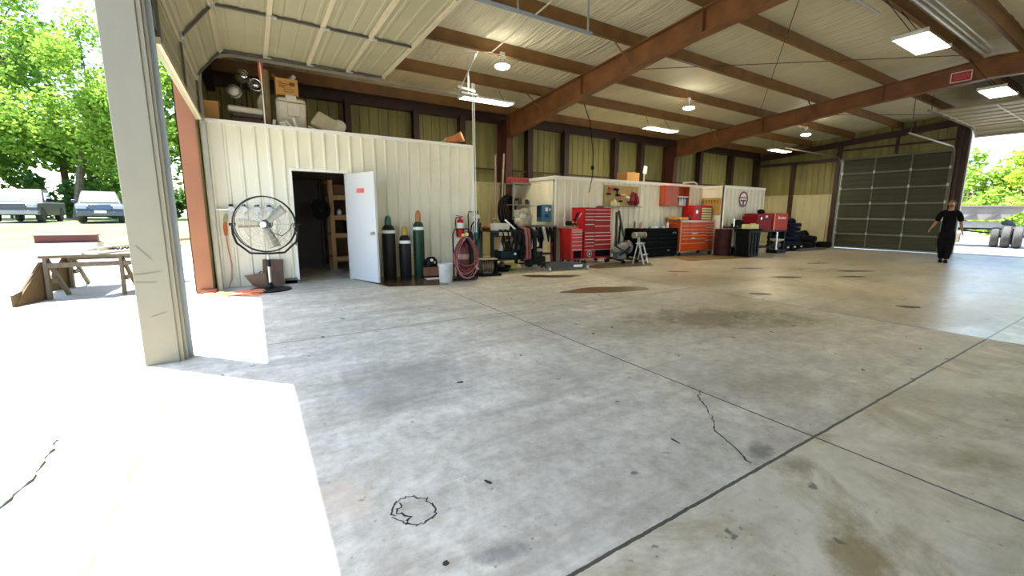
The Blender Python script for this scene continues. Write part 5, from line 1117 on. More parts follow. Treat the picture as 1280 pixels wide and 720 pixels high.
obj('base', MB().bb((-.3, -.2, 0), (.3, .2, .12)), black_steel, t, bevel=.01); obj('cream_pan', MB().lathe([(.10, .40), (.22, .46), (.22, .5), (.1, .48)], n=16), offwhite, t); obj('column', MB().cyl((-.22, -.1, .1), (-.22, -.1, .75), .03).cyl((.24, -.1, .1), (.24, -.1, .75), .03).cyl((0, 0, .1), (0, 0, .42), .05), chrome, t); obj('belly', MB().ball((0, 0, .28), (.17, .14, .12)), M('brown casting', (.14, .07, .04), .5), t)
q = random.Random(31)
t = thing('folded_tarp', 'stack of navy tarps heaped beyond the red tool boxes', 'tarp', (18.2, 9.0, 0)); tb = MB()
for k in range(6): tb.box((q.uniform(-.06, .06), 0, .10+.17*k), (1.15-.06*k, .8, .16), E3(0, q.uniform(-2, 2), q.uniform(-5, 5)))
obj('tarp_fold', tb, navy, t, bevel=.05); obj('tarp_top', MB().ball((.15, 0, 1.10), (.32, .3, .16)), navy, t)
tag(obj('red_crate', MB().box((20.2, 10.1, .52), (.75, .5, .9), E3(0, 4, 0)).bb((19.85, 9.9, 0), (20.55, 10.3, .2)), M('dark crimson panel', (.20, .008, .02), .5), bevel=.012), 'dark crimson bin standing against the pale far wainscot', 'bin')
for i, (x, y, z, tx, r) in enumerate(((19.15, 8.72, .125, 0, .34), (19.88, 8.9, .125, 0, .36), (19.9, 8.87, .37, 2, .34), (20.55, 9.3, .36, 76, .34), (20.42, 8.45, .125, 0, .28))):
    t = thing('tyre', ['black tyre lying flat nearest the navy tarps', 'bottom tyre of the stack by the far wainscot', 'top tyre of the stack by the far wainscot', 'black tyre leaning upright on the far wainscot', 'black tyre lying flat by the closed door post'][i], 'tyre', (x, y, z), group='tyres at the far wall')
    t.rotation_euler = (rad(tx), 0, 0)
    obj('tyre_ring', MB().lathe([(r*.58, -.09), (r*.80, -.12), (r*.97, -.09), (r, 0), (r*.97, .09), (r*.80, .12), (r*.58, .09), (r*.52, .05), (r*.5, 0), (r*.52, -.05), (r*.58, -.09)], n=24), black_rubber, t)
    obj('inner_rim', MB().lathe([(r*.5, -.03), (r*.53, 0), (r*.5, .03), (r*.15, .02), (r*.12, -.02)], n=18), M('dark rim', (.06, .06, .065), .4, .5), t)
tag(obj('transport_dolly', MB().bar((17.0, 7.85, .06), (18.6, 7.9, .05), .10, .08).bar((18.6, 7.9, .05), (18.95, 7.85, .05), .22, .06), M('brown steel beam', (.10, .06, .04), .6)), 'brown steel beam lying on the floor before the navy tarps', 'beam')
for i, x in enumerate((16.75, 17.25, 17.75)):
    t = thing('parts_bin', ['small black parts bin nearest the chrome machine', 'small black parts bin in the middle before the tarps', 'small black parts bin nearest the tyres'][i], 'bin', (x, 8.25, 0)); obj('bin_shell', MB().prism([(-.17, 0), (.17, 0), (.2, .24), (-.2, .24)], 'y', -.15, .15), black_rubber, t, bevel=.01); obj('label', MB().bb((-.06, -.158, .13), (.06, -.15, .18)), tape_white, t, smooth=False)
t = thing('push_broom', 'wooden broom leaning on the pale wainscot by the closed door', 'broom', (20.75, 8.62, 0)); obj('broomstick', MB().tube([(0, 0, .08), (.10, .0, 1.0)], .018, 8), wood, t); obj('broom_head', MB().bb((-.1, -.2, .05), (.0, .2, .11)), wood, t, bevel=.005); obj('bristles', MB().bb((-.09, -.19, 0), (-.01, .19, .05)), black_rubber, t, smooth=False)

# ------------------------------------------------------------------ person walking in the far doorway
def skin(name, verts, edges, mt, parent, sub=2, root=0):
    """verts: (x, y, z, radius[, radius2])"""
    me = bpy.data.meshes.new(name); me.from_pydata([v[:3] for v in verts], edges, []); me.update()
    me.materials.append(mt)
    o = bpy.data.objects.new(name, me); COL.objects.link(o); o.parent = parent
    md = o.modifiers.new('skin', 'SKIN'); md.use_smooth_shade = True
    sv = me.skin_vertices[0].data
    for i, v in enumerate(verts): sv[i].radius = (v[3], v[4] if len(v) > 4 else v[3]); sv[i].use_root = (i == root)
    ss = o.modifiers.new('sub', 'SUBSURF'); ss.levels = sub; ss.render_levels = sub
    return o
skin_m = M('sunburnt skin', (.36, .17, .10), .55, var=.08)
shirt_m = M('black cotton', (.006, .0055, .007), .9, var=.2, spec=.08); trouser_m = M('dark work trousers', (.008, .0075, .009), .9, var=.3, scale=9, spec=.08)
man = thing('person', 'person in black T-shirt and dark trousers walking in from the open far doorway', 'person', (16.94, 3.85, 0), rad(-77))
V = [(0, .0, .96, .10, .09), (0, 0, 1.12, .10, .09), (0, .0, 1.30, .11, .09), (0, .01, 1.43, .10, .075), (0, .0, 1.53, .058, .058), (0, -.015, 1.60, .058, .062)]
Ed = [(0, 1), (1, 2), (2, 3), (3, 4), (4, 5)]
def chain(start, pts):
    p = start
    for q in pts:
        V.append(q); Ed.append((p, len(V)-1)); p = len(V)-1
    return p
hl = chain(5, [(0, -.022, 1.665, .078, .088), (0, -.02, 1.735, .078, .092), (0, -.01, 1.775, .05, .062)])
legsA = {}
for s, fy, ky in ((1, -.06, -.06), (-1, .10, -.01)):
    k = chain(0, [(s*.09, 0, .86, .088), (s*.085, ky*.5, .68, .078), (s*.08, ky, .50, .060), (s*.075, (ky+fy)/2, .33, .056), (s*.05, fy, .10, .036), (s*.053, fy-.07, .05, .033), (s*.056, fy-.16, .035, .024)])
hands = []
for s, el_, wr in ((-1, (-.275, .06, 1.16), (-.36, -.12, .99)), (1, (.25, .06, 1.15), (.30, -.03, .90))):
    a = chain(3, [(s*.15, .01, 1.44, .048), (s*.205, .02, 1.39, .045), ((s*.205+el_[0])/2, .035, 1.28, .043), (*el_, .040), ((el_[0]+wr[0])/2, (el_[1]+wr[1])/2, (el_[2]+wr[2])/2, .037), (*wr, .026, .022)])
    d = (Vector(wr)-Vector(el_)).normalized(); pa = Vector(wr)+d*.05; pb = Vector(wr)+d*.095
    side = Vector((0, -1, 0)); side = (side-d*side.dot(d)).normalized(); nrm = d.cross(side)
    p = chain(a, [(*pa, .034, .018)]); 
    for f, (o, ln) in enumerate(((.030, .070), (.010, .080), (-.011, .074), (-.030, .058))):
        b0 = pb+side*o; b1 = b0+d*ln*.5+nrm*.010*s; b2 = b0+d*ln*.85+nrm*.030*s
        chain(p, [(*b0, .0105), (*b1, .0095), (*b2, .008)])
    t0 = pa+side*.038-d*.02; t1 = t0+side*.022+d*.03; t2 = t1+d*.03+side*.004
    chain(p, [(*t0, .013), (*t1, .011), (*t2, .009)])
body = skin('body', V, Ed, skin_m, man, 2, 0)
shirt = skin('shirt', [(0, 0, .80, .165, .14), (0, 0, .95, .165, .14), (0, 0, 1.15, .160, .135), (0, 0, 1.32, .170, .14), (0, .01, 1.43, .150, .12), (0, .0, 1.53, .085, .08),
   (-.17, .01, 1.425, .092), (-.22, .025, 1.32, .08), (-.262, .045, 1.18, .082), (.17, .01, 1.425, .092), (.212, .025, 1.32, .08), (.245, .05, 1.18, .082)],
   [(0, 1), (1, 2), (2, 3), (3, 4), (4, 5), (4, 6), (6, 7), (7, 8), (4, 9), (9, 10), (10, 11)], shirt_m, man, 2, 2)
tro = skin('trousers', [(0, 0, 1.05, .14, .12), (0, 0, .88, .15, .125), (.095, -.02, .74, .112), (.09, -.06, .50, .095), (.07, -.06, .28, .085), (.055, -.06, .09, .076), (-.095, .0, .74, .112), (-.09, -.01, .50, .095), (-.065, .05, .28, .085), (-.045, .09, .09, .076)],
   [(0, 1), (1, 2), (2, 3), (3, 4), (4, 5), (1, 6), (6, 7), (7, 8), (8, 9)], trouser_m, man, 2, 0)
for s, fy in ((1, -.06), (-1, .10)):
    obj('shoe', MB().tube([(s*.05, fy+.08, .05), (s*.05, fy+.03, .055), (s*.055, fy-.08, .05), (s*.055, fy-.17, .04), (s*.055, fy-.22, .035)], [.035, .048, .048, .042, .02], 10).prism([(s*.05-.045, fy+.09), (s*.05+.045, fy+.09), (s*.055+.05, fy-.12), (s*.055+.03, fy-.23), (s*.055-.03, fy-.23), (s*.055-.05, fy-.12)], 'z', 0, .025), black_rubber, man)
face = MB().tube([(0, -.095, 1.715), (0, -.122, 1.680), (0, -.100, 1.668)], [.010, .016, .012], 8)
obj('nose', face, skin_m, man)
for s in (-1, 1):
    obj('ear', MB().ball((s*.082, .0, 1.69), (.014, .024, .034), 8, 6), skin_m, man)
    obj('eye', MB().ball((s*.032, -.097, 1.708), (.013, .009, .008), 8, 6), M('eye white', (.5, .48, .44), .3), man)
    obj('eyebrow', MB().tube([(s*.018, -.104, 1.726), (s*.048, -.094, 1.728)], .006, 6), M('greying brown hair', (.12, .09, .07), .8, var=.3, scale=60), man)
obj('mouth', MB().tube([(-.026, -.098, 1.640), (0, -.106, 1.638), (.026, -.098, 1.640)], .006, 6), M('lips', (.28, .09, .07), .5), man)
hr = MB(); vs = []; fs = []; n, m2 = 18, 6
for i in range(m2+1):
    t = (PI*.58)*i/m2
    for j in range(n):
        a = 2*PI*j/n; front = max(0, -math.sin(a)); tt = t*(1-.42*front); vs.append((.090*math.sin(tt)*math.cos(a), -.008+.106*math.sin(tt)*math.sin(a), 1.70+.105*math.cos(tt)))
for i in range(m2):
    for j in range(n): fs.append((i*n+j, i*n+(j+1) % n, (i+1)*n+(j+1) % n, (i+1)*n+j))
hr.add(vs, fs); ho = obj('hair', hr, M('short grey brown hair', (.16, .11, .08), .8, var=.3, scale=60), man); md = ho.modifiers.new('solid', 'SOLIDIFY'); md.thickness = .008
obj('beard', MB().ball((0, -.06, 1.625), (.058, .048, .030), 10, 6), M('greying brown hair', (.12, .09, .07)), man)

# ------------------------------------------------------------------ trees
def leaf_mat(nm, c):
    mt = bpy.data.materials.new(nm); mt.use_nodes = True; t = mt.node_tree; N = t.nodes; L = t.links; N.remove(N['Principled BSDF'])
    geo = N.new('ShaderNodeNewGeometry'); rp = N.new('ShaderNodeValToRGB')
    rp.color_ramp.elements[0].color = (c[0]*.55, c[1]*.65, c[2]*.7, 1); rp.color_ramp.elements[1].color = (min(1, c[0]*1.35), min(1, c[1]*1.25), c[2]*1.2, 1)
    L.new(geo.outputs['Random Per Island'], rp.inputs[0])
    d = N.new('ShaderNodeBsdfDiffuse'); tr = N.new('ShaderNodeBsdfTranslucent'); mx = N.new('ShaderNodeMixShader'); mx.inputs[0].default_value = .45
    L.new(rp.outputs[0], d.inputs[0]); L.new(rp.outputs[0], tr.inputs[0]); L.new(d.outputs[0], mx.inputs[1]); L.new(tr.outputs[0], mx.inputs[2])
    L.new(mx.outputs[0], N['Material Output'].inputs[0]); return mt
leafA = leaf_mat('light green leaves', (.24, .38, .06)); leafB = leaf_mat('mid green leaves', (.12, .22, .04)); leafC = leaf_mat('yellow green leaves', (.30, .40, .05)); leafD = leaf_mat('dark shrub leaves', (.08, .16, .04))
bark = M('grey brown bark', (.10, .075, .05), .9, var=.35)
def tree(label, loc, h, cr, zc, nblob, nleaf, lsize, lm, seed, trunk_r=.22, lean=(0, 0), zr=None, name='tree', group=None):
    q = random.Random(seed); t = thing(name, label, 'tree', loc, group=group); zr = zr or (h-zc)
    tops = []; tm = MB()
    cx, cy = lean
    tm.tube([(0, 0, -.2), (cx*.3, cy*.3, zc*.4), (cx*.7, cy*.7, zc*.8), (cx, cy, zc+zr*.4)], [trunk_r*1.25, trunk_r, trunk_r*.75, trunk_r*.3], 8)
    blobs = []
    for k in range(nblob):
        while True:
            v = Vector((q.uniform(-1, 1), q.uniform(-1, 1), q.uniform(-1, 1)))
            if .25 < v.length < 1: break
        b = Vector((cx+v.x*cr, cy+v.y*cr, zc+v.z*zr*(1 if v.z > 0 else .8))); blobs.append((b, q.uniform(.22, .36)*cr))
        if k < 9:
            tm.tube([(cx*.6, cy*.6, zc*.7), (cx*.5+b.x*.45, cy*.5+b.y*.45, (zc*.8+b.z)*.5), tuple(b)], [trunk_r*.45, trunk_r*.28, trunk_r*.1], 6)
    obj('trunk', tm, bark, t)
    lf = MB(); vs = []; fs = []
    for i in range(nleaf):
        b, r = q.choice(blobs); u = Vector((q.gauss(0, 1), q.gauss(0, 1), q.gauss(0, 1))).normalized(); p = b+u*r*(q.random()**.45)*1.1
        a = Vector((q.gauss(0, 1), q.gauss(0, 1), q.gauss(0, .6)-.2)).normalized(); n = a.cross(Vector((q.gauss(0, 1), q.gauss(0, 1), q.gauss(0, 1)))).normalized()
        s = lsize*q.uniform(.6, 1.25); k = len(vs)
        vs += [p-a*s*.5, p+n*s*.28+a*s*.05, p+a*s*.5, p-n*s*.28+a*s*.05]; fs.append((k, k+1, k+2, k+3))
    lf.add(vs, fs); fo = obj('foliage', lf, lm, t, smooth=False); fo['kind'] = 'stuff'
    return t
GZ = .65
tree('tall light green tree at the edge of the photo over the silver pickup', (-16.0, 46.5, GZ), 19, 5.2, 10.2, 44, 15000, .34, leafA, 1, .35)
tree('leafy tree with a leaning forked trunk between the parked cars', (-10.6, 43.5, GZ), 13.5, 3.9, 8.0, 38, 13000, .30, leafA, 2, .21, lean=(2.0, -1.3))
tree('light green tree behind the dark SUV beside the beige jamb', (-6.2, 44.0, GZ), 14.0, 3.9, 8.0, 32, 10000, .30, leafA, 3, .25)
tree('deep green tree standing behind the forked tree', (-13.0, 52.0, GZ), 15, 5, 7.5, 30, 6000, .6, leafB, 4, .25)
tree('tree glimpsed through the gap beside the beige jamb', (-3.0, 44.0, GZ), 14, 4.6, 6.8, 32, 6000, .55, leafA, 5, .25)
tree('far tree behind the orange jamb gap', (1.5, 50.0, GZ), 14, 4.6, 6.5, 26, 4500, .6, leafB, 6, .25)
for i, (x, y) in enumerate(((-15.6, 49.5), (-12.6, 47.5), (-9.5, 48.5), (-6.4, 49.5), (-19, 50))):
    tree(['dark shrub behind the pickup cab', 'dark shrub between the two parked cars', 'dark shrub behind the leaning trunk', 'dark shrub behind the dark SUV', 'dark shrub behind the pickup nose'][i], (x, y, GZ), 3.4, 2.2, 1.7, 14, 1600, .45, leafD if i % 2 else leafB, 20+i, .08, name='shrub', group='shrubs behind the parked cars')
for i, (x, y, h) in enumerate(((66, 17.5, 8.2), (63, 13.2, 7.6), (67, 9.5, 8.8), (60, 6.0, 9.0), (64, 1.5, 9.4))):
    tree(['light green tree just past the far door jamb', 'rounded tree behind the dump body', 'yellow green tree above the truck tyres', 'bright yellow green tree at the photo edge behind the truck', 'tall tree at the very edge beyond the far doorway'][i], (x, y, -.1), h, 3.6, h*.5, 26, 3600, .55, leafC if i > 1 else leafA, 40+i, .2, zr=h*.5, group=None)
tree('low scrub behind the dump truck', (50, 8.5, -.1), 3.2, 3.0, 1.5, 20, 2200, .4, leafA, 60, .08, name='shrub')
tree('low scrub by the truck tyres', (46, 4.2, -.1), 3.6, 2.6, 1.7, 18, 2200, .4, leafC, 61, .08, name='shrub')

# ------------------------------------------------------------------ vehicles
def wheel(parent, x, y, r=.38, w=.24, rimm=galv):
    o = obj('wheel', MB().lathe([(r*.62, -w/2), (r*.9, -w/2), (r, -w*.3), (r, w*.3), (r*.9, w/2), (r*.62, w/2)], (x, y, r), 'y', 22), tyre_m, parent)
    obj('rim', MB().lathe([(r*.63, -w*.42), (r*.55, -w*.46), (r*.2, -w*.38), (0, -w*.4)], (x, y, r), 'y', 18).lathe([(r*.63, w*.42), (r*.55, w*.46), (r*.2, w*.38), (0, w*.4)], (x, y, r), 'y', 18), rimm, o)
def taper(mb, zlo, zhi, k, start=0):
    for i in range(start, len(mb.v)):
        x, y, z = mb.v[i]; f = min(1, max(0, (z-zlo)/(zhi-zlo))); mb.v[i] = (x, y*(1-k*f), z)
    return mb
# forward is +x, left side is +y
t = thing('pickup_truck', 'silver pickup truck parked on the grass, cut by the photo edge', 'pickup truck', (-10.55, 35.6, GZ), rad(-86))
silver = M('silver car paint', (.06, .058, .053), .4, .2, var=.04)
obj('body', MB().prism([(-2.8, .45), (-2.8, 1.10), (-.75, 1.10), (-.72, 1.08), (1.0, 1.08), (2.55, 1.02), (2.72, .85), (2.72, .42), (2.3, .38), (2.2, .62), (1.95, .80), (1.6, .80), (1.35, .62), (1.25, .36), (-1.3, .36), (-1.4, .62), (-1.65, .80), (-2.0, .80), (-2.25, .62), (-2.35, .45)], 'y', -.94, .94), silver, t, bevel=.05)
obj('cab', taper(MB().prism([(-.75, 1.06), (-.62, 1.72), (-.45, 1.80), (.35, 1.80), (.5, 1.76), (1.15, 1.06)], 'y', -.86, .86), 1.06, 1.8, .16), silver, t, bevel=.05)
obj('windshield', taper(MB().prism([(.50, 1.72), (1.09, 1.10), (1.12, 1.10), (.53, 1.73)], 'y', -.78, .78), 1.06, 1.8, .16), M('bright windshield', (.035, .045, .05), .4, spec=.08, var=.05), t, smooth=False)
for s in (-1, 1):
    w = MB().prism([(-.58, 1.14), (-.50, 1.66), (.30, 1.66), (.48, 1.62), (.88, 1.14)], 'y', s*.855, s*.868); obj('side_window', taper(w, 1.06, 1.8, .155), glassm, t, smooth=False)
    obj('headlight', MB().bb((2.60, s*.55, .78), (2.745, s*.92, .98)), M('headlight glass', (.35, .36, .38), .1), t, bevel=.02)
    obj('mirror', MB().bb((.80, s*.92, 1.12), (.92, s*1.12, 1.30)), black_rubber, t, bevel=.02)
obj('grille', MB().bb((2.68, -.52, .74), (2.74, .52, .98)), M('dark grille', (.05, .05, .055), .4), t, bevel=.01); obj('bumper', MB().bb((2.55, -.95, .40), (2.82, .95, .64)), M('dull chrome bumper', (.22, .22, .22), .35, .5), t, bevel=.04)
for x in (1.77, -1.82):
    for s in (-1, 1): wheel(t, x, s*.80, .39, .26)
t = thing('sport_utility_vehicle', 'dark blue SUV facing the building beside the beige jamb', 'car', (-7.35, 34.5, GZ), rad(-79))
dk = M('dark blue grey car paint', (.04, .048, .065), .35, .2, var=.04)
obj('body', MB().prism([(-2.3, .40), (-2.35, 1.0), (1.0, 1.08), (2.1, 1.0), (2.3, .88), (2.35, .45), (2.2, .30), (2.0, .30), (1.9, .6), (1.6, .76), (1.3, .76), (1.05, .6), (.95, .32), (-1.0, .32), (-1.1, .6), (-1.4, .76), (-1.7, .76), (-1.95, .6), (-2.05, .36)], 'y', -.93, .93), dk, t, bevel=.06)
obj('cabin', taper(MB().prism([(-2.3, 1.0), (-2.1, 1.66), (-1.6, 1.76), (.0, 1.76), (.3, 1.70), (1.15, 1.05)], 'y', -.88, .88), 1.0, 1.76, .2), M('pale SUV roof paint', (.06, .064, .07), .35, .2), t, bevel=.05)
obj('windshield', taper(MB().prism([(.32, 1.64), (1.08, 1.10), (1.12, 1.11), (.36, 1.66)], 'y', -.80, .80), 1.0, 1.76, .19), M('reflecting windshield', (.02, .035, .04), .4, spec=.06), t, smooth=False)
for s in (-1, 1):
    w = MB().prism([(-2.0, 1.12), (-1.85, 1.60), (.0, 1.62), (.2, 1.58), (.75, 1.12)], 'y', s*.875, s*.888); obj('side_window', taper(w, 1.0, 1.76, .19), glassm, t, smooth=False)
    obj('headlight', MB().prism([(2.12, .74), (2.37, .74), (2.34, .95), (2.05, .97)], 'y', s*.50, s*.92), M('headlight glass', (.7, .72, .74)), t, bevel=.02)
    obj('mirror', MB().bb((.72, s*.92, 1.08), (.84, s*1.12, 1.24)), dk, t, bevel=.03); obj('fog_lamp', MB().bb((2.32, s*.60, .50), (2.37, s*.82, .58)), tape_white, t)
obj('grille', MB().prism([(2.30, .70), (2.385, .70), (2.35, .97), (2.2, .99)], 'y', -.44, .44), M('silver blue grille', (.07, .09, .115), .25, .6), t, bevel=.01)
obj('bumper', MB().bb((2.2, -.92, .36), (2.42, .92, .60)), M('dark lower bumper', (.08, .085, .09), .5), t, bevel=.03); obj('number_plate', MB().bb((2.42, -.24, .52), (2.435, .24, .66)), tape_white, t, smooth=False)
for x in (1.45, -1.5):
    for s in (-1, 1): wheel(t, x, s*.80, .38, .25)
# dump trailer at the far doorway; local +x runs across the view
t = thing('dump_truck', 'grey dump truck body with big dual tyres outside the far doorway', 'truck', (28.55, 5.25, 0), math.atan2(-.985, .17))
pale = M('pale grey dump body steel', (.20, .19, .18), .5, .2, var=.12, scale=2)
obj('dump_body', MB().prism([(-1.3, 1.18), (-1.3, 1.80), (1.22, 1.84), (1.30, 1.74), (.42, 1.22)], 'y', -.9, 1.6), pale, t, bevel=.02)
for x in (-.62, .10): obj('body_rib', MB().prism([(x-.16, 1.20), (x+.0, 1.20), (x+.30, 1.54), (x+.20, 1.54)], 'y', -.97, -.90), M('grey rib', (.08, .08, .08), .5), t, smooth=False)
obj('top_rail', MB().bb((-1.3, -.96, 1.78), (1.25, -.88, 1.86)), M('brown grey rail', (.14, .125, .1), .5), t, smooth=False)
obj('side_skirt', MB().prism([(-1.3, .86), (-1.3, 1.16), (.40, 1.16), (.55, .98), (1.25, .92), (1.25, .84)], 'y', -.8, -.70), M('pale skirt', (.24, .25, .26), .45), t, bevel=.01)
obj('frame_rail', MB().bb((-1.3, -.45, .78), (1.25, -.35, .95)).bb((-1.3, .5, .78), (1.25, .6, .95)), black_steel, t, smooth=False)
obj('hoist', MB().prism([(.40, 1.0), (.62, 1.22), (.80, 1.2), (.95, .96)], 'y', -.6, .4), M('dark blue hoist', (.05, .06, .09), .5), t, bevel=.01)
obj('fuel_tank', MB().bb((-1.30, -.85, .16), (-.72, -.35, .62)), M('tan tank', (.15, .13, .08), .5), t, bevel=.05); obj('axle', MB().cyl((.45, 0, .48), (1.25, 0, .48), .07).bar((-.7, -.3, .7), (.5, -.3, .6), .06, .06), black_steel, t)
for x, y in ((.36, -.55), (.70, -.70), (1.04, -.85), (.36, .95), (.70, .95), (1.04, .95)):
    o = obj('tyre', MB().lathe([(.27, -.13), (.40, -.15), (.47, -.10), (.48, 0), (.47, .10), (.40, .15), (.27, .13)], (x, y, .48), 'x', 24), tyre_m, t)
    obj('hub', MB().lathe([(.27, -.10), (.2, -.05), (.1, -.09), (0, -.09)], (x, y, .48), 'x', 18).lathe([(.27, .10), (.2, .05), (.1, .09), (0, .09)], (x, y, .48), 'x', 18), galv, o)

# ------------------------------------------------------------------ sawhorses on the apron
saww = M('weathered lumber', (.10, .075, .045), .8, var=.2, scale=5, stretch=(5, 5, 1))
def gus(x, y, z):
    P = [(x-.03, y+.01, 0), (x-.02, y+.01, z-.08), (x-.03, y-.03, z-.08), (x-.16, y-.32, .20), (x-.20, y-.50, .16), (x-.20, y-.50, 0)]
    return MB().add(P+[(a-.025, b_, c_) for a, b_, c_ in P], [(0, 1, 2, 3, 4, 5), (11, 10, 9, 8, 7, 6)]+[(i, (i+1) % 6, 6+(i+1) % 6, 6+i) for i in range(6)])
def sawhorse(label, y, x0, x1, z, gusset):
    t = thing('sawhorse', label, 'sawhorse', (0, 0, -.012))
    for i, x in enumerate((x0, x1)):
        obj('leg', MB().bar((x, y, 0), (x+.01, y+.02, z), .09, .04, up=(1, 0, 0)), saww, t, smooth=False)
        obj('leg', MB().bar((x+.10, y+.40, 0), (x+.02, y+.04, z-.06), .04, .08, up=(0, 1, 0)), saww, t, smooth=False)
        obj('brace', MB().bar((x+.04, y+.02, z*.42), (x+.06, y+.24, z*.42), .03, .07), saww, t, smooth=False)
        if gusset and i == 0: obj('gusset_board', gus(x, y, z), M('brown plywood gusset', (.085, .05, .018), .75, var=.25, scale=4), t, smooth=False)
    obj('beam', MB().bb((x0-.02, y-.02, z-.17), (x1+.30, y+.02, z-.10)), saww, t, smooth=False)
    obj('beam', MB().bb((x0-.05, y-.03, z-.03), (x1+.40, y+.08, z+.01)), saww, t, smooth=False)
    return t
sawhorse('wooden sawhorse with a brown plywood triangle, nearest on the sunlit apron', 9.05, -2.62, -1.80, .64, True)
sawhorse('wooden sawhorse behind the nearest one on the apron', 10.35, -2.70, -1.85, .64, True)
tag(obj('steel_beam', MB().bb((-2.95, 9.96, .78), (-2.22, 10.06, .90)).bb((-2.95, 9.88, .89), (-2.22, 10.14, .905)).bb((-2.95, 9.88, .775), (-2.22, 10.14, .79)), M('dull red steel beam', (.10, .022, .018), .6, var=.15), smooth=False), 'dull red steel beam lying across the sawhorse boards', 'beam')
tag(obj('board', MB().bb((-2.95, 8.98, .64), (-2.20, 10.55, .70)).bb((-2.95, 9.8, .70), (-2.2, 10.2, .775)), M('sun bleached board', (.42, .41, .37), .7), smooth=False), 'sun bleached board spanning the two sawhorses under the red beam', 'board')
tag(obj('plank', MB().bar((-2.15, 9.0, .655), (-1.3, 10.5, .655), .3, .03), M('sun bleached board', (.6, .6, .5)), smooth=False), 'pale plank slanting over the sawhorses beside the jamb', 'plank')
tag(obj('pipe', MB().tube([(-2.1, 9.35, .70), (-1.5, 10.4, .74), (-1.0, 11.2, .76)], .03, 8), M('grey brown pipe', (.3, .26, .2), .6)), 'grey pipe resting on the sawhorse planks', 'pipe')
q = random.Random(2)
tag(obj('chain', MB().tube([(-1.98+.5*k/30, 9.45+.2*k/30+.05*math.sin(k*1.3), .69+.02*math.sin(k*2.1)) for k in range(30)], .015, 5), black_steel), 'dark chain heaped on the sawhorse planks', 'chain')

# ------------------------------------------------------------------ marks on the floor: puddles, mats, cracks
def blob(name, cx, cy, a, b, ang, mt, seed, z=.003, rough=.25, n=40, thick=.002):
    q = random.Random(seed); ph = [(q.uniform(0, 6.3), q.uniform(.3, 1)) for _ in range(7)]; pts = []
    for k in range(n):
        t = 2*PI*k/n; r = 1+rough*sum(w*math.sin((i+2)*t+p)/(i+1.5) for i, (p, w) in enumerate(ph))
        x, y = a*r*math.cos(t), b*r*math.sin(t); pts.append((cx+x*math.cos(ang)-y*math.sin(ang), cy+x*math.sin(ang)+y*math.cos(ang)))
    return obj(name, MB().prism(pts, 'z', z-thick, z), mt, smooth=False)
wet = M('oily wet film', (.17, .115, .035), .30, var=.35, spec=.4, scale=2.5)
wet2 = M('dark oily water', (.045, .035, .018), .38, var=.3, spec=.3, scale=3)
pud = [(5.15, 5.42, .85, .26, -.33, wet, 'brown oily puddle in the middle of the floor'), (5.25, 7.25, .55, .20, -.5, wet2, 'dark puddle before the welding table casters'),
       (8.0, 2.1, .14, .09, -.9, wet2, 'dark wet spot on the glossy slab near the far doorway'), (7.12, 3.82, .16, .09, -.6, wet2, 'dark wet spot near the joint of the glossy slab'),
       (9.6, 4.6, .35, .12, -.5, wet2, 'thin dark puddle midway to the person'), (10.4, 5.9, .38, .11, -.4, wet2, 'dark puddle in front of the rubbish bin'), (8.3, 6.4, .22, .08, -.4, wet2, 'small dark puddle before the step stool'),
       (12.2, 4.3, .5, .10, -.5, wet2, 'long dark wet streak near the person'), (11.0, 3.9, .3, .08, -.6, wet2, 'short dark wet streak beside the long one'), (13.3, 5.6, .32, .10, -.4, wet2, 'dark wet patch toward the closed green door')]
for i, (x, y, a, b, an, mt, lb) in enumerate(pud): tag(blob('puddle', x, y, a, b, an, mt, 70+i, .004, .30), lb, 'puddle')
tag(obj('floor_mat', MB().prism([(1.70, 8.55), (1.95, 7.62), (2.95, 7.30), (3.25, 8.25), (2.9, 8.80), (1.75, 8.88)], 'z', .001, .006), M('oil soaked brown mat', (.085, .055, .022), .18, var=.4, scale=3), smooth=False), 'oil soaked brown mat under the gas cylinders', 'mat')
tag(obj('floor_mat', MB().prism([(10.9, 8.80), (10.5, 7.75), (13.0, 7.4), (13.9, 8.0), (13.4, 8.75)], 'z', .001, .008), M('worn brown cardboard', (.20, .14, .055), .5, var=.25, scale=2), smooth=False), 'worn brown cardboard sheet on the floor before the orange cabinet', 'mat')
tag(obj('floor_mat', MB().prism([(6.9, 8.35), (7.0, 7.75), (8.7, 7.5), (9.3, 8.2), (8.9, 8.5)], 'z', .001, .008), M('dark plywood sheet', (.10, .065, .025), .4, var=.3, scale=2), smooth=False), 'dark plywood sheet on the floor under the step stool', 'mat')
crack_m = M('dark crack line', (.04, .035, .028), .9)
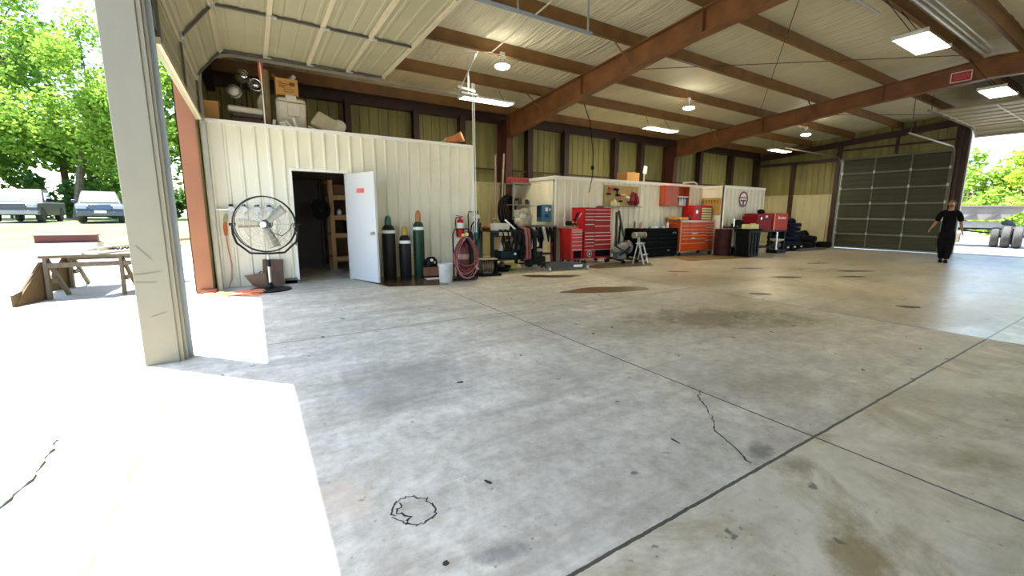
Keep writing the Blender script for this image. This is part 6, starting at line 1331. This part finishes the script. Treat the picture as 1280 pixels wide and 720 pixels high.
def crack(name, pts, w, label, seed, sub=5):
    q = random.Random(seed); P = []
    for (a, b), (c, d) in zip(pts, pts[1:]):
        for k in range(sub):
            f = k/sub; P.append((a+(c-a)*f+q.uniform(-.012, .012), b+(d-b)*f+q.uniform(-.012, .012)))
    P.append(pts[-1]); mb = MB(); vs = []
    for i, p in enumerate(P):
        a = P[max(0, i-1)]; b = P[min(len(P)-1, i+1)]; dx, dy = b[0]-a[0], b[1]-a[1]; l = math.hypot(dx, dy) or 1; ww = w*q.uniform(.4, 1.3)
        vs += [(p[0]-dy/l*ww, p[1]+dx/l*ww, .0015), (p[0]+dy/l*ww, p[1]-dx/l*ww, .0015)]
    mb.add(vs, [(2*i, 2*i+1, 2*i+3, 2*i+2) for i in range(len(P)-1)])
    o = obj(name, mb, crack_m, smooth=False); tag(o, label, 'crack', kind='structure'); return o
crack('floor_crack', [(2.72, 1.83), (2.60, 1.76), (2.57, 1.72), (2.50, 1.61), (2.38, 1.50), (2.27, 1.40), (2.19, 1.23), (2.13, 1.10)], .0045, 'jagged crack across the slab corner near the crossing joints', 3)
ringp = [(.50+.085*math.cos(a)*1.0-.02*math.sin(a), 1.70+.105*math.sin(a)) for a in [2*PI*k/16 for k in range(17)]]
crack('floor_crack', ringp, .0035, 'broken ring shaped crack around a plug in the concrete', 4, 3)
crack('floor_crack', [(.44, 1.62), (.47, 1.66), (.44, 1.72), (.46, 1.78)], .004, 'short crumbled edge beside the ring crack', 5, 4)
for i, (p, lb) in enumerate((([(-.62, 4.0), (-.60, 3.2), (-.62, 2.5), (-.61, 1.8)], 'broken threshold seam in the sunlit apron'), ([(-1.05, 3.4), (-1.02, 2.9), (-1.1, 2.4), (-1.08, 2.0)], 'second broken seam farther out on the sunlit apron'))):
    c_ = crack('floor_crack', p, .010, lb, 8+i, 10); c_.location.z = .001; c_.data.materials[0] = M('dry weedy seam', (.17, .16, .055), .9, var=.3)
q = random.Random(77)
for i in range(46):
    x, y = q.uniform(.4, 6.2), q.uniform(.5, 6.5)
    if x < .4 and y < 3: continue
    o = blob('debris_chip', x, y, q.uniform(.008, .03), q.uniform(.005, .014), q.uniform(0, 3), crack_m if i % 4 else M('pale chip', (.5, .48, .42), .8), 200+i, .004, .4, 9, .003)
    tag(o, 'small dark chip of debris lying on the concrete floor', 'debris', 'debris chips on the floor')
